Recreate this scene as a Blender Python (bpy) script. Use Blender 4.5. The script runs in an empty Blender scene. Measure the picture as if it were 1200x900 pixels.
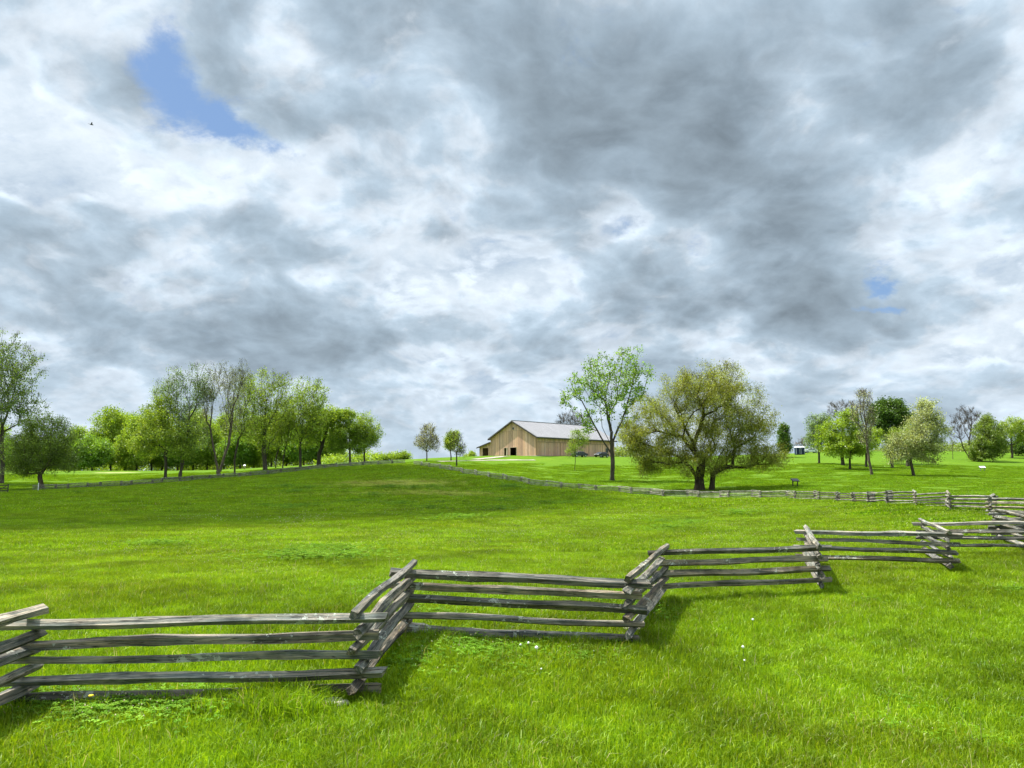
import bpy, bmesh, math, random
import numpy as np
from mathutils import Vector, Matrix, Euler

random.seed(7)
RNG = np.random.default_rng(7)
scene = bpy.context.scene
COL = scene.collection

# ------------------------------------------------------------------ camera
FPX = 901.0            # focal length in pixels of a 1200 px wide picture
PITCH = math.atan(105.0 / 901.0)
CAM_Z = 2.2
cam_data = bpy.data.cameras.new('camera')
cam_data.sensor_width = 36.0
cam_data.lens = 36.0 * FPX / 1200.0
cam_data.clip_end = 20000
cam_data.clip_start = 0.05
cam = bpy.data.objects.new('camera', cam_data)
cam.location = (0, 0, CAM_Z)
cam.rotation_euler = (math.pi / 2 + PITCH, 0, 0)
COL.objects.link(cam)
scene.camera = cam

def ray(px, py):
    a, b = (px - 600.0) / FPX, (450.0 - py) / FPX
    c, s = math.cos(PITCH), math.sin(PITCH)
    return a, c - s * b, s + c * b

def at(px, py, d):
    dx, dy, dz = ray(px, py)
    return dx / dy * d, d, CAM_Z + dz / dy * d

# ------------------------------------------------------------------ node helpers
class Nodes:
    def __init__(self, nt):
        self.nt = nt
    def new(self, t, **kw):
        n = self.nt.nodes.new(t)
        for k, v in kw.items():
            setattr(n, k, v)
        return n
    def put(self, sock, v):
        if isinstance(v, bpy.types.NodeSocket):
            self.nt.links.new(v, sock)
        elif v is not None:
            if isinstance(v, (tuple, list)) and sock.type == 'RGBA' and len(v) == 3:
                v = (*v, 1.0)
            sock.default_value = v
    def math(self, op, a, b=None, c=None, clamp=False):
        n = self.new('ShaderNodeMath', operation=op, use_clamp=clamp)
        for i, v in enumerate((a, b, c)):
            if v is not None:
                self.put(n.inputs[i], v)
        return n.outputs[0]
    def add(self, a, b): return self.math('ADD', a, b)
    def sub(self, a, b): return self.math('SUBTRACT', a, b)
    def mul(self, a, b): return self.math('MULTIPLY', a, b)
    def vmath(self, op, a, b=None, out=0):
        n = self.new('ShaderNodeVectorMath', operation=op)
        self.put(n.inputs[0], a)
        if b is not None:
            self.put(n.inputs[3] if op == 'SCALE' else n.inputs[1], b)
        return n.outputs[out]
    def noise(self, vec, scale, detail=2.0, rough=0.5, dist=0.0, out='Fac', lac=2.0):
        n = self.new('ShaderNodeTexNoise')
        n.noise_dimensions = '3D'
        self.put(n.inputs['Vector'], vec)
        n.inputs['Scale'].default_value = scale
        n.inputs['Detail'].default_value = detail
        n.inputs['Roughness'].default_value = rough
        n.inputs['Lacunarity'].default_value = lac
        n.inputs['Distortion'].default_value = dist
        return n.outputs[0] if out == 'Fac' else n.outputs['Color']
    def maprange(self, v, a, b, c=0.0, d=1.0, smooth=True):
        n = self.new('ShaderNodeMapRange')
        n.interpolation_type = 'SMOOTHSTEP' if smooth else 'LINEAR'
        self.put(n.inputs[0], v)
        for i, x in enumerate((a, b, c, d)):
            n.inputs[i + 1].default_value = x
        return n.outputs[0]
    def mix(self, f, a, b, blend='MIX'):
        n = self.new('ShaderNodeMix', data_type='RGBA', blend_type=blend)
        self.put(n.inputs[0], f)
        self.put(n.inputs[6], a)
        self.put(n.inputs[7], b)
        return n.outputs[2]
    def ramp(self, f, stops, interp='LINEAR'):
        n = self.new('ShaderNodeValToRGB')
        cr = n.color_ramp
        cr.interpolation = interp
        while len(cr.elements) < len(stops):
            cr.elements.new(0.5)
        for e, (p, c) in zip(cr.elements, stops):
            e.position = p
            e.color = (*c, 1.0) if len(c) == 3 else c
        self.put(n.inputs[0], f)
        return n.outputs[0]
    def comb(self, x, y, z):
        n = self.new('ShaderNodeCombineXYZ')
        for i, v in enumerate((x, y, z)):
            self.put(n.inputs[i], v)
        return n.outputs[0]

# ------------------------------------------------------------------ sun, sky, exposure
SUN_EL = math.radians(64)
SUN_AZ = math.radians(-64)      # from straight ahead (+Y), negative = to the left
SUN = Vector((math.sin(SUN_AZ) * math.cos(SUN_EL), math.cos(SUN_AZ) * math.cos(SUN_EL), math.sin(SUN_EL)))
sd = bpy.data.lights.new('sun', 'SUN')
sd.energy = 5.0
sd.angle = math.radians(0.5)
sd.color = (1.0, 0.955, 0.88)
sun = bpy.data.objects.new('sun', sd)
sun.rotation_euler = (-SUN).to_track_quat('-Z', 'Y').to_euler()
sun.location = (-60, 20, 90)
COL.objects.link(sun)

scene.view_settings.view_transform = 'Standard'
scene.view_settings.look = 'None'
scene.view_settings.gamma = 1.0
scene.view_settings.use_curve_mapping = False
scene.view_settings.exposure = 0.95

world = bpy.data.worlds.new('World')
scene.world = world
world.use_nodes = True
W = Nodes(world.node_tree)
world.node_tree.nodes.clear()
sky = W.new('ShaderNodeTexSky', sky_type='NISHITA')
sky.sun_disc = False
sky.sun_elevation = SUN_EL
sky.sun_rotation = SUN_AZ
sky.air_density = 1.0
sky.dust_density = 0.6
tc = W.new('ShaderNodeTexCoord')
D = tc.outputs['Generated']
sep = W.new('ShaderNodeSeparateXYZ'); W.put(sep.inputs[0], D)
X, Y, Z = sep.outputs
zc = W.add(W.math('MAXIMUM', Z, 0.0), 0.5)
Px, Py = W.math('DIVIDE', X, zc), W.math('DIVIDE', Y, zc)
P = W.comb(Px, Py, W.math('DIVIDE', Z, zc))
yy = W.math('MAXIMUM', Y, 0.03)
UW = W.comb(W.math('DIVIDE', X, yy), W.math('DIVIDE', Z, yy), 0.0)
warp = W.vmath('SUBTRACT', W.noise(P, 3.0, 3, 0.5, out='Color'), (0.5, 0.5, 0.5))
P2 = W.vmath('ADD', P, W.vmath('SCALE', warp, 0.12))
UWw = W.vmath('ADD', UW, W.vmath('SCALE', W.vmath('SUBTRACT', W.noise(P, 4.2, 6, 0.62, out='Color'), (0.5, 0.5, 0.5)), 0.17))

def uw(px, py):
    dx, dy, dz = ray(px, py)
    return dx / dy, dz / dy
def blob(px, py, rx, ry, amp, vec=None, ang=0.0):
    u, w = uw(px, py)
    d = W.vmath('SUBTRACT', UWw if vec is None else vec, (u, w, 0))
    if ang:
        r = W.new('ShaderNodeVectorRotate', rotation_type='Z_AXIS')
        W.put(r.inputs['Vector'], d); r.inputs['Angle'].default_value = math.radians(-ang)
        d = r.outputs[0]
    d = W.vmath('MULTIPLY', d, (FPX / rx, FPX / ry, 0))
    e = W.math('EXPONENT', W.mul(W.vmath('DOT_PRODUCT', d, d, out=1), -1.0))
    return W.mul(e, amp)
def total(items):
    t = items[0]
    for i in items[1:]:
        t = W.add(t, i)
    return t
# cloud masses: + thick and grey, - thin and bright (pixel centre, radii, amount, angle)
MASS = [(660, 90, 150, 110, .28, 0), (860, 150, 190, 130, .26, 15), (930, 250, 170, 75, .22, 10), (960, 375, 90, 45, .34, 0),
        (720, 300, 120, 60, .22, 0), (90, 290, 120, 40, .20, -15), (250, 385, 170, 34, .24, -5), (480, 395, 150, 40, .22, 0),
        (560, 250, 90, 60, .14, 0), (40, 330, 90, 40, .15, 0), (780, 205, 100, 70, .10, 0), (830, 350, 130, 35, .20, 0), (1120, 60, 90, 60, .06, 0),
        (1150, 300, 80, 40, .10, 0), (620, 445, 180, 18, .14, 0), (420, 60, 60, 50, -.05, 0),
        (80, 90, 150, 110, -.26, 20), (330, 60, 60, 60, -.22, 0), (300, 225, 150, 60, -.22, -20), (480, 240, 70, 45, -.22, 0),
        (930, 85, 45, 40, -.26, 0), (870, 232, 45, 30, -.28, 0), (1110, 200, 60, 55, -.30, 0), (570, 130, 45, 60, -.16, 0),
        (715, 255, 60, 22, -.16, 0), (570, 345, 90, 22, -.20, 0), (770, 330, 60, 25, -.18, 0), (1110, 400, 120, 60, -.22, 0),
        (150, 330, 40, 40, -.12, 0), (200, 430, 200, 22, -.12, 0), (500, 300, 45, 45, -.12, 0), (560, 200, 40, 50, -.10, 0), (1190, 60, 30, 70, -.16, 0)]
mass = total([blob(a, b, rx, ry, am, None, an) for a, b, rx, ry, am, an in MASS])
HOLES = [(208, 112, 80, 50, 1.05, -32), (185, 50, 36, 50, .7, -60), (285, 152, 64, 18, .75, -28), (1036, 326, 26, 18, 1.1, 0), (1045, 366, 34, 12, 1.0, 0),
         (1128, 10, 14, 8, .4, 0), (40, 120, 60, 30, .15, 0)]
hole = total([blob(a, b, rx, ry, am, UWw, an) for a, b, rx, ry, am, an in HOLES])
def ridge(vec, sc):
    return W.math('ABSOLUTE', W.math('MULTIPLY_ADD', W.noise(vec, sc, 0.0), 2.0, -1.0))
def density(vec, det):
    n = W.noise(vec, 4.6, det, 0.605)
    b = W.add(W.add(W.mul(ridge(vec, 7.0), 0.16), W.mul(ridge(vec, 14.0), 0.13)), W.mul(ridge(vec, 29.0), 0.07))
    return W.add(W.sub(n, 0.09), b)
fine = density(P2, 9)
big = W.noise(P2, 1.9, 3, 0.5)
lit = density(W.vmath('ADD', P2, (-0.020, 0.0, 0.026)), 7)
relief = W.sub(fine, lit)
# upper layer: thin bright veil, bluish where it is thin
veil_n = W.noise(W.vmath('ADD', P2, (3.1, 1.7, 0.4)), 5.5, 8, 0.68)
veil = W.ramp(W.add(veil_n, W.mul(mass, -0.75)), [(0.26, (.31, .40, .52)), (0.42, (.43, .52, .62)), (0.58, (.56, .645, .73)), (0.76, (.70, .775, .85))])
# lower layer: cumulus with bright broken edges and grey bases
dens = W.add(W.add(W.mul(W.sub(fine, 0.5), 1.75), W.mul(W.sub(big, 0.5), 0.85)), W.mul(mass, 0.78))
cum_a = W.maprange(dens, -0.31, -0.04, 0.0, 1.0)
cum_t = W.maprange(dens, -0.22, 0.80, 0.0, 1.0, smooth=False)
cum = W.ramp(cum_t, [(0.0, (.73, .80, .87)), (0.11, (.585, .67, .755)), (0.26, (.385, .475, .56)), (0.45, (.28, .355, .425)), (0.70, (.215, .27, .32)), (1.0, (.165, .21, .25))])
rel = W.maprange(relief, -0.12, 0.12, 0.77, 1.27, smooth=False)
cum = W.vmath('SCALE', cum, rel)
cloud = W.mix(cum_a, veil, cum)
hz = W.maprange(Z, 0.0, 0.16, 0.45, 0.0)
cloud = W.mix(hz, cloud, (.50, .61, .71))
# clouds near the sun and overhead (mostly out of frame) are brightened to add fill light
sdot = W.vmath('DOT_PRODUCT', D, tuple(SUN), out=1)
fill_glow = W.add(1.0, W.add(W.maprange(sdot, 0.74, 1.0, 0.0, 2.2), W.maprange(Z, 0.58, 0.92, 0.0, 1.9)))
cloud = W.vmath('SCALE', cloud, fill_glow)
torn = W.noise(P2, 15.0, 7, 0.66)
opac = W.math('MULTIPLY_ADD', hole, -1.62, W.add(1.42, W.add(W.mul(W.sub(torn, 0.5), 3.0), W.mul(W.sub(fine, 0.5), 1.6))))
opac = W.maprange(opac, -0.25, 1.0, 0.0, 1.0)
skyc = W.mix(0.45, W.vmath('SCALE', sky.outputs[0], 0.085), (.225, .40, .73))
BG = 0.1
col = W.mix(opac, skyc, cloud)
# the cloud tones are radiances: divide by the Background strength they go through
bgn = W.new('ShaderNodeBackground')
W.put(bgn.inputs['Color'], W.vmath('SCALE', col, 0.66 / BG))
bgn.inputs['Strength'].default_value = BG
wo = W.new('ShaderNodeOutputWorld')
world.node_tree.links.new(bgn.outputs[0], wo.inputs['Surface'])
world.cycles.sampling_method = 'MANUAL'
world.cycles.sample_map_resolution = 512

scene.cycles.use_denoising = True
scene.cycles.use_adaptive_sampling = True
scene.cycles.adaptive_threshold = 0.015
scene.cycles.adaptive_min_samples = 16
scene.cycles.max_bounces = 6
scene.cycles.diffuse_bounces = 3
scene.cycles.transmission_bounces = 4
scene.cycles.glossy_bounces = 2
scene.cycles.sample_clamp_indirect = 4.0

# ------------------------------------------------------------------ object helpers
def tag(o, label=None, cat=None, group=None, kind=None):
    for k, v in (('label', label), ('category', cat), ('group', group), ('kind', kind)):
        if v:
            o[k] = v
    return o
def empty(name, loc, rz=0.0):
    o = bpy.data.objects.new(name, None)
    o.empty_display_size = 0.3
    o.location = loc
    o.rotation_euler = (0, 0, rz)
    COL.objects.link(o)
    return o
def link_mesh(name, me, mat=None, parent=None, loc=None):
    o = bpy.data.objects.new(name, me)
    if mat is not None and not me.materials:
        me.materials.append(mat)
    if loc is not None:
        o.location = loc
    o.parent = parent
    COL.objects.link(o)
    return o
def np_mesh(name, verts, faces, k, colors=None, smooth=False):
    """mesh from numpy: faces is (n,k)"""
    me = bpy.data.meshes.new(name)
    verts = np.asarray(verts, np.float32); faces = np.asarray(faces, np.int32)
    me.vertices.add(len(verts)); me.vertices.foreach_set('co', verts.ravel())
    me.loops.add(faces.size); me.loops.foreach_set('vertex_index', faces.ravel())
    me.polygons.add(len(faces))
    me.polygons.foreach_set('loop_start', np.arange(len(faces), dtype=np.int32) * k)
    me.polygons.foreach_set('loop_total', np.full(len(faces), k, np.int32))
    if smooth:
        me.polygons.foreach_set('use_smooth', np.ones(len(faces), bool))
    if colors is not None:
        at_ = me.color_attributes.new('tint', 'FLOAT_COLOR', 'POINT')
        c = np.ones((len(verts), 4), np.float32); c[:, :3] = colors
        at_.data.foreach_set('color', c.ravel())
    me.update(calc_edges=True)
    return me
class MB:
    """collects faces of any size with an optional tint per vertex"""
    def __init__(self):
        self.v, self.f, self.c = [], [], []
    def poly(self, pts, col=(1, 1, 1)):
        b = len(self.v)
        self.v += [tuple(p) for p in pts]; self.c += [col] * len(pts)
        self.f.append(tuple(range(b, b + len(pts))))
    def box(self, lo, hi, col=(1, 1, 1), M=None):
        x0, y0, z0 = lo; x1, y1, z1 = hi
        p = [(x0, y0, z0), (x1, y0, z0), (x1, y1, z0), (x0, y1, z0), (x0, y0, z1), (x1, y0, z1), (x1, y1, z1), (x0, y1, z1)]
        self.hexa(p, col, M)
    def hexa(self, p, col=(1, 1, 1), M=None):
        if M is not None:
            p = [tuple(M @ Vector(q)) for q in p]
        b = len(self.v)
        self.v += p; self.c += [col] * 8
        for f in ((0, 3, 2, 1), (4, 5, 6, 7), (0, 1, 5, 4), (1, 2, 6, 5), (2, 3, 7, 6), (3, 0, 4, 7)):
            self.f.append(tuple(b + i for i in f))
    def tube(self, pts, rad, n=8, col=(1, 1, 1), caps=True):
        pts = [Vector(p) for p in pts]
        b = len(self.v)
        for i, p in enumerate(pts):
            t = (pts[min(i + 1, len(pts) - 1)] - pts[max(i - 1, 0)]).normalized()
            a = t.orthogonal() if abs(t.z) > 0.95 else Vector((0, 0, 1)).cross(t)
            a = a.normalized(); c = t.cross(a)
            r = rad[i] if isinstance(rad, (list, tuple)) else rad
            for k in range(n):
                w = 2 * math.pi * k / n
                self.v.append(tuple(p + a * (r * math.cos(w)) + c * (r * math.sin(w)))); self.c.append(col)
        for i in range(len(pts) - 1):
            for k in range(n):
                self.f.append((b + i * n + k, b + i * n + (k + 1) % n, b + (i + 1) * n + (k + 1) % n, b + (i + 1) * n + k))
        if caps:
            self.f.append(tuple(b + k for k in reversed(range(n))))
            self.f.append(tuple(b + (len(pts) - 1) * n + k for k in range(n)))
    def mesh(self, name):
        me = bpy.data.meshes.new(name)
        me.from_pydata(self.v, [], self.f)
        a = me.color_attributes.new('tint', 'FLOAT_COLOR', 'POINT')
        a.data.foreach_set('color', np.hstack([np.array(self.c, np.float32).reshape(-1, 3), np.ones((len(self.c), 1), np.float32)]).ravel())
        bm = bmesh.new(); bm.from_mesh(me); bmesh.ops.recalc_face_normals(bm, faces=bm.faces); bm.to_mesh(me); bm.free()
        me.update()
        return me
    def build(self, name, mat, parent=None, loc=None):
        return link_mesh(name, self.mesh(name), mat, parent, loc)

# ------------------------------------------------------------------ materials
def material(name):
    m = bpy.data.materials.new(name)
    m.use_nodes = True
    m.node_tree.nodes.clear()
    N = Nodes(m.node_tree)
    out = N.new('ShaderNodeOutputMaterial')
    return m, N, out
def principled(N, out, col, rough=0.8, bump=None, bump_d=0.02, strength=0.5, metal=0.0, spec=0.3):
    b = N.new('ShaderNodeBsdfPrincipled')
    N.put(b.inputs['Base Color'], col)
    N.put(b.inputs['Roughness'], rough)
    b.inputs['Metallic'].default_value = metal
    b.inputs['Specular IOR Level'].default_value = spec
    if bump is not None:
        bn = N.new('ShaderNodeBump')
        bn.inputs['Strength'].default_value = strength
        bn.inputs['Distance'].default_value = bump_d
        N.put(bn.inputs['Height'], bump)
        N.put(b.inputs['Normal'], bn.outputs[0])
    N.nt.links.new(b.outputs[0], out.inputs['Surface'])
    return b
def tinted(N):
    n = N.new('ShaderNodeAttribute'); n.attribute_name = 'tint'
    return n.outputs['Color']
def worldpos(N):
    return N.new('ShaderNodeNewGeometry').outputs['Position']
def objpos(N):
    return N.new('ShaderNodeTexCoord').outputs['Object']
def objrand(N):
    return N.new('ShaderNodeObjectInfo').outputs['Random']

def flat_mat(name, col, rough=0.6, vary=0.25, scale=3.0, metal=0.0, spec=0.3):
    m, N, out = material(name)
    n = N.noise(objpos(N), scale, 4, 0.6)
    f = N.maprange(n, 0.25, 0.75, 1 - vary, 1 + vary)
    c = N.vmath('SCALE', N.mix(0.0, col, col), f)
    principled(N, out, c, rough, metal=metal, spec=spec)
    return m

def spot(N, cx, cy, rx, ry, vec):
    q = N.vmath('MULTIPLY', N.vmath('SUBTRACT', vec, (cx, cy, 0)), (1 / rx, 1 / ry, 0))
    return N.math('EXPONENT', N.mul(N.vmath('DOT_PRODUCT', q, q, out=1), -1.0))
def dry_mask(N, p):
    """bleached dry grass on the knoll"""
    d = N.add(spot(N, -17.0, 112, 12, 8, p), N.mul(spot(N, -7.5, 96, 11, 6, p), 0.75))
    d = N.add(d, N.mul(spot(N, -26, 92, 16, 4, p), 0.45))
    return N.maprange(N.add(N.mul(d, 0.62), N.mul(N.sub(N.noise(p, 0.8, 5, 0.7), 0.5), 1.5)), 0.24, 0.60, 0.0, 0.8)
def leaf_mat(name, trans=0.35, gloss=0.03, turf=False):
    m, N, out = material(name)
    c = tinted(N)
    n = N.maprange(N.noise(worldpos(N), 0.8, 2), 0.3, 0.7, 0.82, 1.18)
    if turf:      # patches of lusher and of yellower growth
        wp = worldpos(N)
        n = N.mul(N.maprange(N.noise(wp, 0.42, 4, 0.65), 0.28, 0.72, 0.68, 1.22), N.maprange(N.noise(wp, 2.8, 3, 0.6), 0.3, 0.7, 0.78, 1.18))
        c = N.mix(N.maprange(N.noise(wp, 0.17, 4, 0.6), 0.40, 0.66), c, N.mix(1.0, c, (1.08, .99, .9), 'MULTIPLY'))
    if turf:
        c = N.mix(dry_mask(N, wp), c, (.46, .46, .13))
    c = N.vmath('SCALE', c, n)
    d = N.new('ShaderNodeBsdfDiffuse'); N.put(d.inputs[0], c)
    t = N.new('ShaderNodeBsdfTranslucent'); N.put(t.inputs[0], N.mix(1.0, c, (1.15, 1.08, 0.5), 'MULTIPLY'))
    mx = N.new('ShaderNodeMixShader'); mx.inputs[0].default_value = trans
    N.nt.links.new(d.outputs[0], mx.inputs[1]); N.nt.links.new(t.outputs[0], mx.inputs[2])
    g = N.new('ShaderNodeBsdfGlossy'); g.inputs['Roughness'].default_value = 0.42
    m2 = N.new('ShaderNodeMixShader'); m2.inputs[0].default_value = gloss
    N.nt.links.new(mx.outputs[0], m2.inputs[1]); N.nt.links.new(g.outputs[0], m2.inputs[2])
    N.nt.links.new(m2.outputs[0], out.inputs['Surface'])
    return m

def bark_mat():
    m, N, out = material('bark')
    p = objpos(N)
    q = N.vmath('MULTIPLY', p, (1, 1, 0.25))
    n = N.noise(q, 5.0, 5, 0.65)
    c = N.ramp(n, [(0.25, (.030, .024, .017)), (0.55, (.085, .070, .052)), (0.8, (.16, .14, .11))])
    c = N.mix(1.0, c, tinted(N), 'MULTIPLY')
    principled(N, out, c, 0.9, bump=n, bump_d=0.05, strength=0.8, spec=0.1)
    return m

def rail_mat():
    """weathered split chestnut: silvery grain along the rail, dark checks, lichen crusts"""
    m, N, out = material('weathered_split_wood')
    p = N.vmath('ADD', objpos(N), N.comb(N.mul(objrand(N), 37.0), N.mul(objrand(N), 11.0), 0.0))
    g = N.noise(N.vmath('MULTIPLY', p, (0.7, 14.0, 14.0)), 3.0, 6, 0.66)
    g2 = N.noise(N.vmath('MULTIPLY', p, (0.35, 5.0, 5.0)), 2.2, 4, 0.6)
    r = objrand(N)
    c = N.ramp(g, [(0.22, (.014, .012, .010)), (0.42, (.14, .158, .142)), (0.60, (.33, .30, .25)), (0.82, (.56, .52, .45))])
    warm = N.mix(N.maprange(g2, 0.35, 0.7), (1.0, 1.0, 1.0), (1.06, .96, .82))
    c = N.mix(1.0, c, warm, 'MULTIPLY')
    c = N.mix(N.maprange(N.math('FRACT', N.mul(objrand(N), 7.3)), 0.55, 1.0, 0.0, 0.55, smooth=False), c, N.mix(1.0, c, (1.15, .93, .70), 'MULTIPLY'))
    c = N.vmath('SCALE', c, N.maprange(r, 0.0, 1.0, 0.6, 1.2, smooth=False))
    stain = N.maprange(N.noise(p, 1.6, 4, 0.6), 0.44, 0.62, 0.0, 0.75)
    c = N.mix(stain, c, N.vmath('SCALE', c, 0.35))
    crack = N.math('ABSOLUTE', N.sub(N.noise(N.vmath('MULTIPLY', p, (0.30, 9.0, 9.0)), 2.6, 3, 0.55), 0.5))
    crack = N.maprange(crack, 0.0, 0.022, 0.85, 0.0)
    c = N.mix(crack, c, (.012, .010, .008))
    # lichen: pale grey-green crusts, more of them on some rails
    li = N.noise(p, 15.0, 5, 0.66)
    amount = N.maprange(N.noise(N.vmath('MULTIPLY', p, (1, .3, .3)), 0.9, 2), 0.41, 0.69, 0.75, 0.515)
    lm = N.math('GREATER_THAN', li, amount)
    lc = N.mix(N.noise(p, 24.0, 3), (.30, .33, .25), (.62, .64, .56))
    c = N.mix(N.mul(lm, 0.68), c, lc)
    principled(N, out, c, 0.88, bump=N.add(g, N.mul(lm, 0.3)), bump_d=0.018, strength=1.0, spec=0.18)
    return m

M_RAIL = rail_mat()
M_BARK = bark_mat()
M_LEAF = leaf_mat('leaves', 0.46, 0.03)
M_GRASS = leaf_mat('grass_blades', 0.45, 0.015, True)

# ------------------------------------------------------------------ terrain
CTRL = [  # picture column, picture row, distance ahead in metres
    (30, 831, 7.25), (225, 826, 7.3), (420, 820, 7.45), (478, 746, 9.4), (600, 751, 9.6), (735, 756, 9.7), (777, 706, 12.2), (870, 702, 12.7), (962, 697, 13.2), (945, 667, 16.0), (1113, 674, 14.8),
    (1085, 652, 18.3), (1215, 654, 16.8), (1170, 637, 20.0), (600, 895, 6.1), (100, 895, 5.9), (1100, 895, 6.4),
    (1181, 606, 31), (1145, 601, 35.6), (1101, 596, 40), (1045, 591.5, 49), (1011, 589.5, 58), (977, 587.5, 68), (936, 585.5, 77), (883, 584, 84), (813, 583, 94),
    (722, 577, 104), (638, 570.5, 110), (587, 562, 119), (552, 556, 130), (497, 546.5, 152), (481, 543.6, 162),
    (400, 547, 160), (300, 557, 150), (200, 565, 138), (100, 572, 124), (5, 577, 110),
    (600, 640, 26), (600, 604, 50), (200, 640, 27), (200, 606, 52), (1000, 640, 25), (1000, 604, 42), (460, 566, 112), (300, 585, 85), (500, 590, 74),
    (100, 552, 195), (0, 553, 185), (250, 551, 200), (350, 545.5, 192), (420, 541.8, 188), (48, 572.5, 126), (195, 560, 152),
    (500, 540, 178), (533, 547.5, 148), (577, 534, 212), (629, 534.5, 200), (700, 535, 216), (556, 535, 214), (600, 545, 165), (680, 550, 155), (717, 563, 126),
    (760, 540, 195), (822, 574, 105), (900, 560, 128), (932, 570.5, 101), (996, 550, 152), (1071, 557, 131), (1021, 556, 133), (960, 543, 172), (936, 533, 220),
    (1150, 541, 188), (1151, 552, 150), (1185, 536, 205), (1100, 528.5, 240), (1000, 529, 240), (1200, 560, 122), (1200, 575, 84), (1100, 574, 86), (1000, 575, 88)]
CP = np.array([at(*c) for c in CTRL])
FAR = [(-60, 330, .8), (0, 300, 3.0), (-160, 240, 1.5), (80, 320, 5.5), (200, 300, 6.5), (250, 150, 4.0), (-200, 120, -1.0), (120, 60, 1.0), (-90, 40, -.6), (60, 20, .6),
       (0, 0, .35), (-15, -10, .3), (15, -10, .5), (0, -60, 1.0), (-120, -40, .5), (120, -40, 1.5), (-250, 350, -1.0), (0, 500, 0), (300, 450, 3.0)]
CP = np.vstack([CP, np.array(FAR)])
_s = 100.0
_xy = CP[:, :2] / _s
def _phi(r2):
    return np.where(r2 > 1e-12, 0.5 * r2 * np.log(np.maximum(r2, 1e-12)), 0.0)
_n = len(CP)
_K = _phi(((_xy[:, None] - _xy[None]) ** 2).sum(-1)) + np.diag(np.where(CP[:, 1] < 24, 1.5e-6, 2.5e-5))
_Q = np.hstack([np.ones((_n, 1)), _xy])
_A = np.block([[_K, _Q], [_Q.T, np.zeros((3, 3))]])
_w = np.linalg.solve(_A, np.concatenate([CP[:, 2], np.zeros(3)]))
def ground(x, y):
    x = np.asarray(x, float); y = np.asarray(y, float)
    sh = x.shape
    q = np.stack([x.ravel(), y.ravel()], 1)
    rad = np.hypot(q[:, 0], q[:, 1])
    lim = np.minimum(1.0, 420.0 / np.maximum(rad, 1e-6))
    qc = q * lim[:, None] / _s
    z = np.empty(len(q))
    for i in range(0, len(q), 20000):
        c = qc[i:i + 20000]
        z[i:i + 20000] = _phi(((c[:, None] - _xy[None]) ** 2).sum(-1)) @ _w[:_n] + _w[_n] + c @ _w[_n + 1:]
    fade = np.clip((rad - 380) / 900, 0, 1)
    z = z * (1 - fade) + (-6.0) * fade
    # small swells of a pasture
    s = 0.035 * np.sin(q[:, 0] * 0.9 + 1.3 * np.sin(q[:, 1] * 0.37)) * np.sin(q[:, 1] * 0.71 + 0.8 * np.sin(q[:, 0] * 0.23))
    s += 0.05 * np.sin(q[:, 0] * 0.21 + 2) * np.sin(q[:, 1] * 0.17 + 1)
    return (z + s * np.clip((rad - 18) / 30, 0, 1)).reshape(sh)
def g1(x, y):
    return float(ground(np.array([x]), np.array([y]))[0])
def hit(px, py, fallback=180.0):
    """where the sight line through a picture point meets the terrain"""
    dx, dy, dz = ray(px, py)
    d = np.linspace(4, 330, 3000)
    gap = CAM_Z + dz / dy * d - ground(dx / dy * d, d)
    k = np.nonzero(gap < 0)[0]
    y = d[k[0]] if len(k) else fallback
    x = dx / dy * y
    return Vector((x, y, g1(x, y)))

# the far worm fence divides rough pasture (inside) from mown lawn (outside)
RUN_R = [at(px, 572, d)[:2] for px, d in ((1300, 22), (1230, 26.5), (1181, 31), (1145, 35.6), (1101, 40), (1045, 49), (1011, 58), (977, 68), (936, 77), (883, 84), (813, 94), (722, 104), (638, 110), (587, 119), (552, 130), (497, 152), (484, 161))]
RUN_L = [at(px, 572, d)[:2] for px, d in ((474, 163.5), (440, 162), (400, 160), (300, 150), (200, 138), (100, 124), (28, 114))]
PASTURE = np.array([(200, -80), (60, 18)] + RUN_R + RUN_L + [(-95, 105), (-160, 60), (-200, -80)])
def in_pasture(x, y):
    x = np.asarray(x); y = np.asarray(y)
    ins = np.zeros(x.shape, bool)
    a = PASTURE; b = np.roll(a, -1, 0)
    for (x0, y0), (x1, y1) in zip(a, b):
        if y0 == y1: continue
        c = ((y0 > y) != (y1 > y)) & (x < (x1 - x0) * (y - y0) / (y1 - y0) + x0)
        ins ^= c
    return ins

def axis(lo, hi, fine0, fine1, step, grow):
    v = list(np.arange(fine0, fine1, step))
    s = step
    while v[-1] < hi:
        s *= grow; v.append(v[-1] + s)
    s = step; w = [v[0]]
    while w[-1] > lo:
        s *= grow; w.append(w[-1] - s)
    return np.array(w[:0:-1] + v)
gx = axis(-6000, 6000, -22, 30, 0.8, 1.05)
gy = axis(-900, 7000, -6, 45, 0.7, 1.028)
GX, GY = np.meshgrid(gx, gy)
GZ = ground(GX, GY)
nx, ny = len(gx), len(gy)
idx = np.arange(nx * ny).reshape(ny, nx)
gf = np.stack([idx[:-1, :-1], idx[:-1, 1:], idx[1:, 1:], idx[1:, :-1]], -1).reshape(-1, 4)
gm = np_mesh('ground', np.stack([GX, GY, GZ], -1).reshape(-1, 3), gf, 4, smooth=True)
pa = gm.attributes.new('pasture', 'FLOAT', 'POINT')
pa.data.foreach_set('value', in_pasture(GX, GY).astype(np.float32).ravel())

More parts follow.
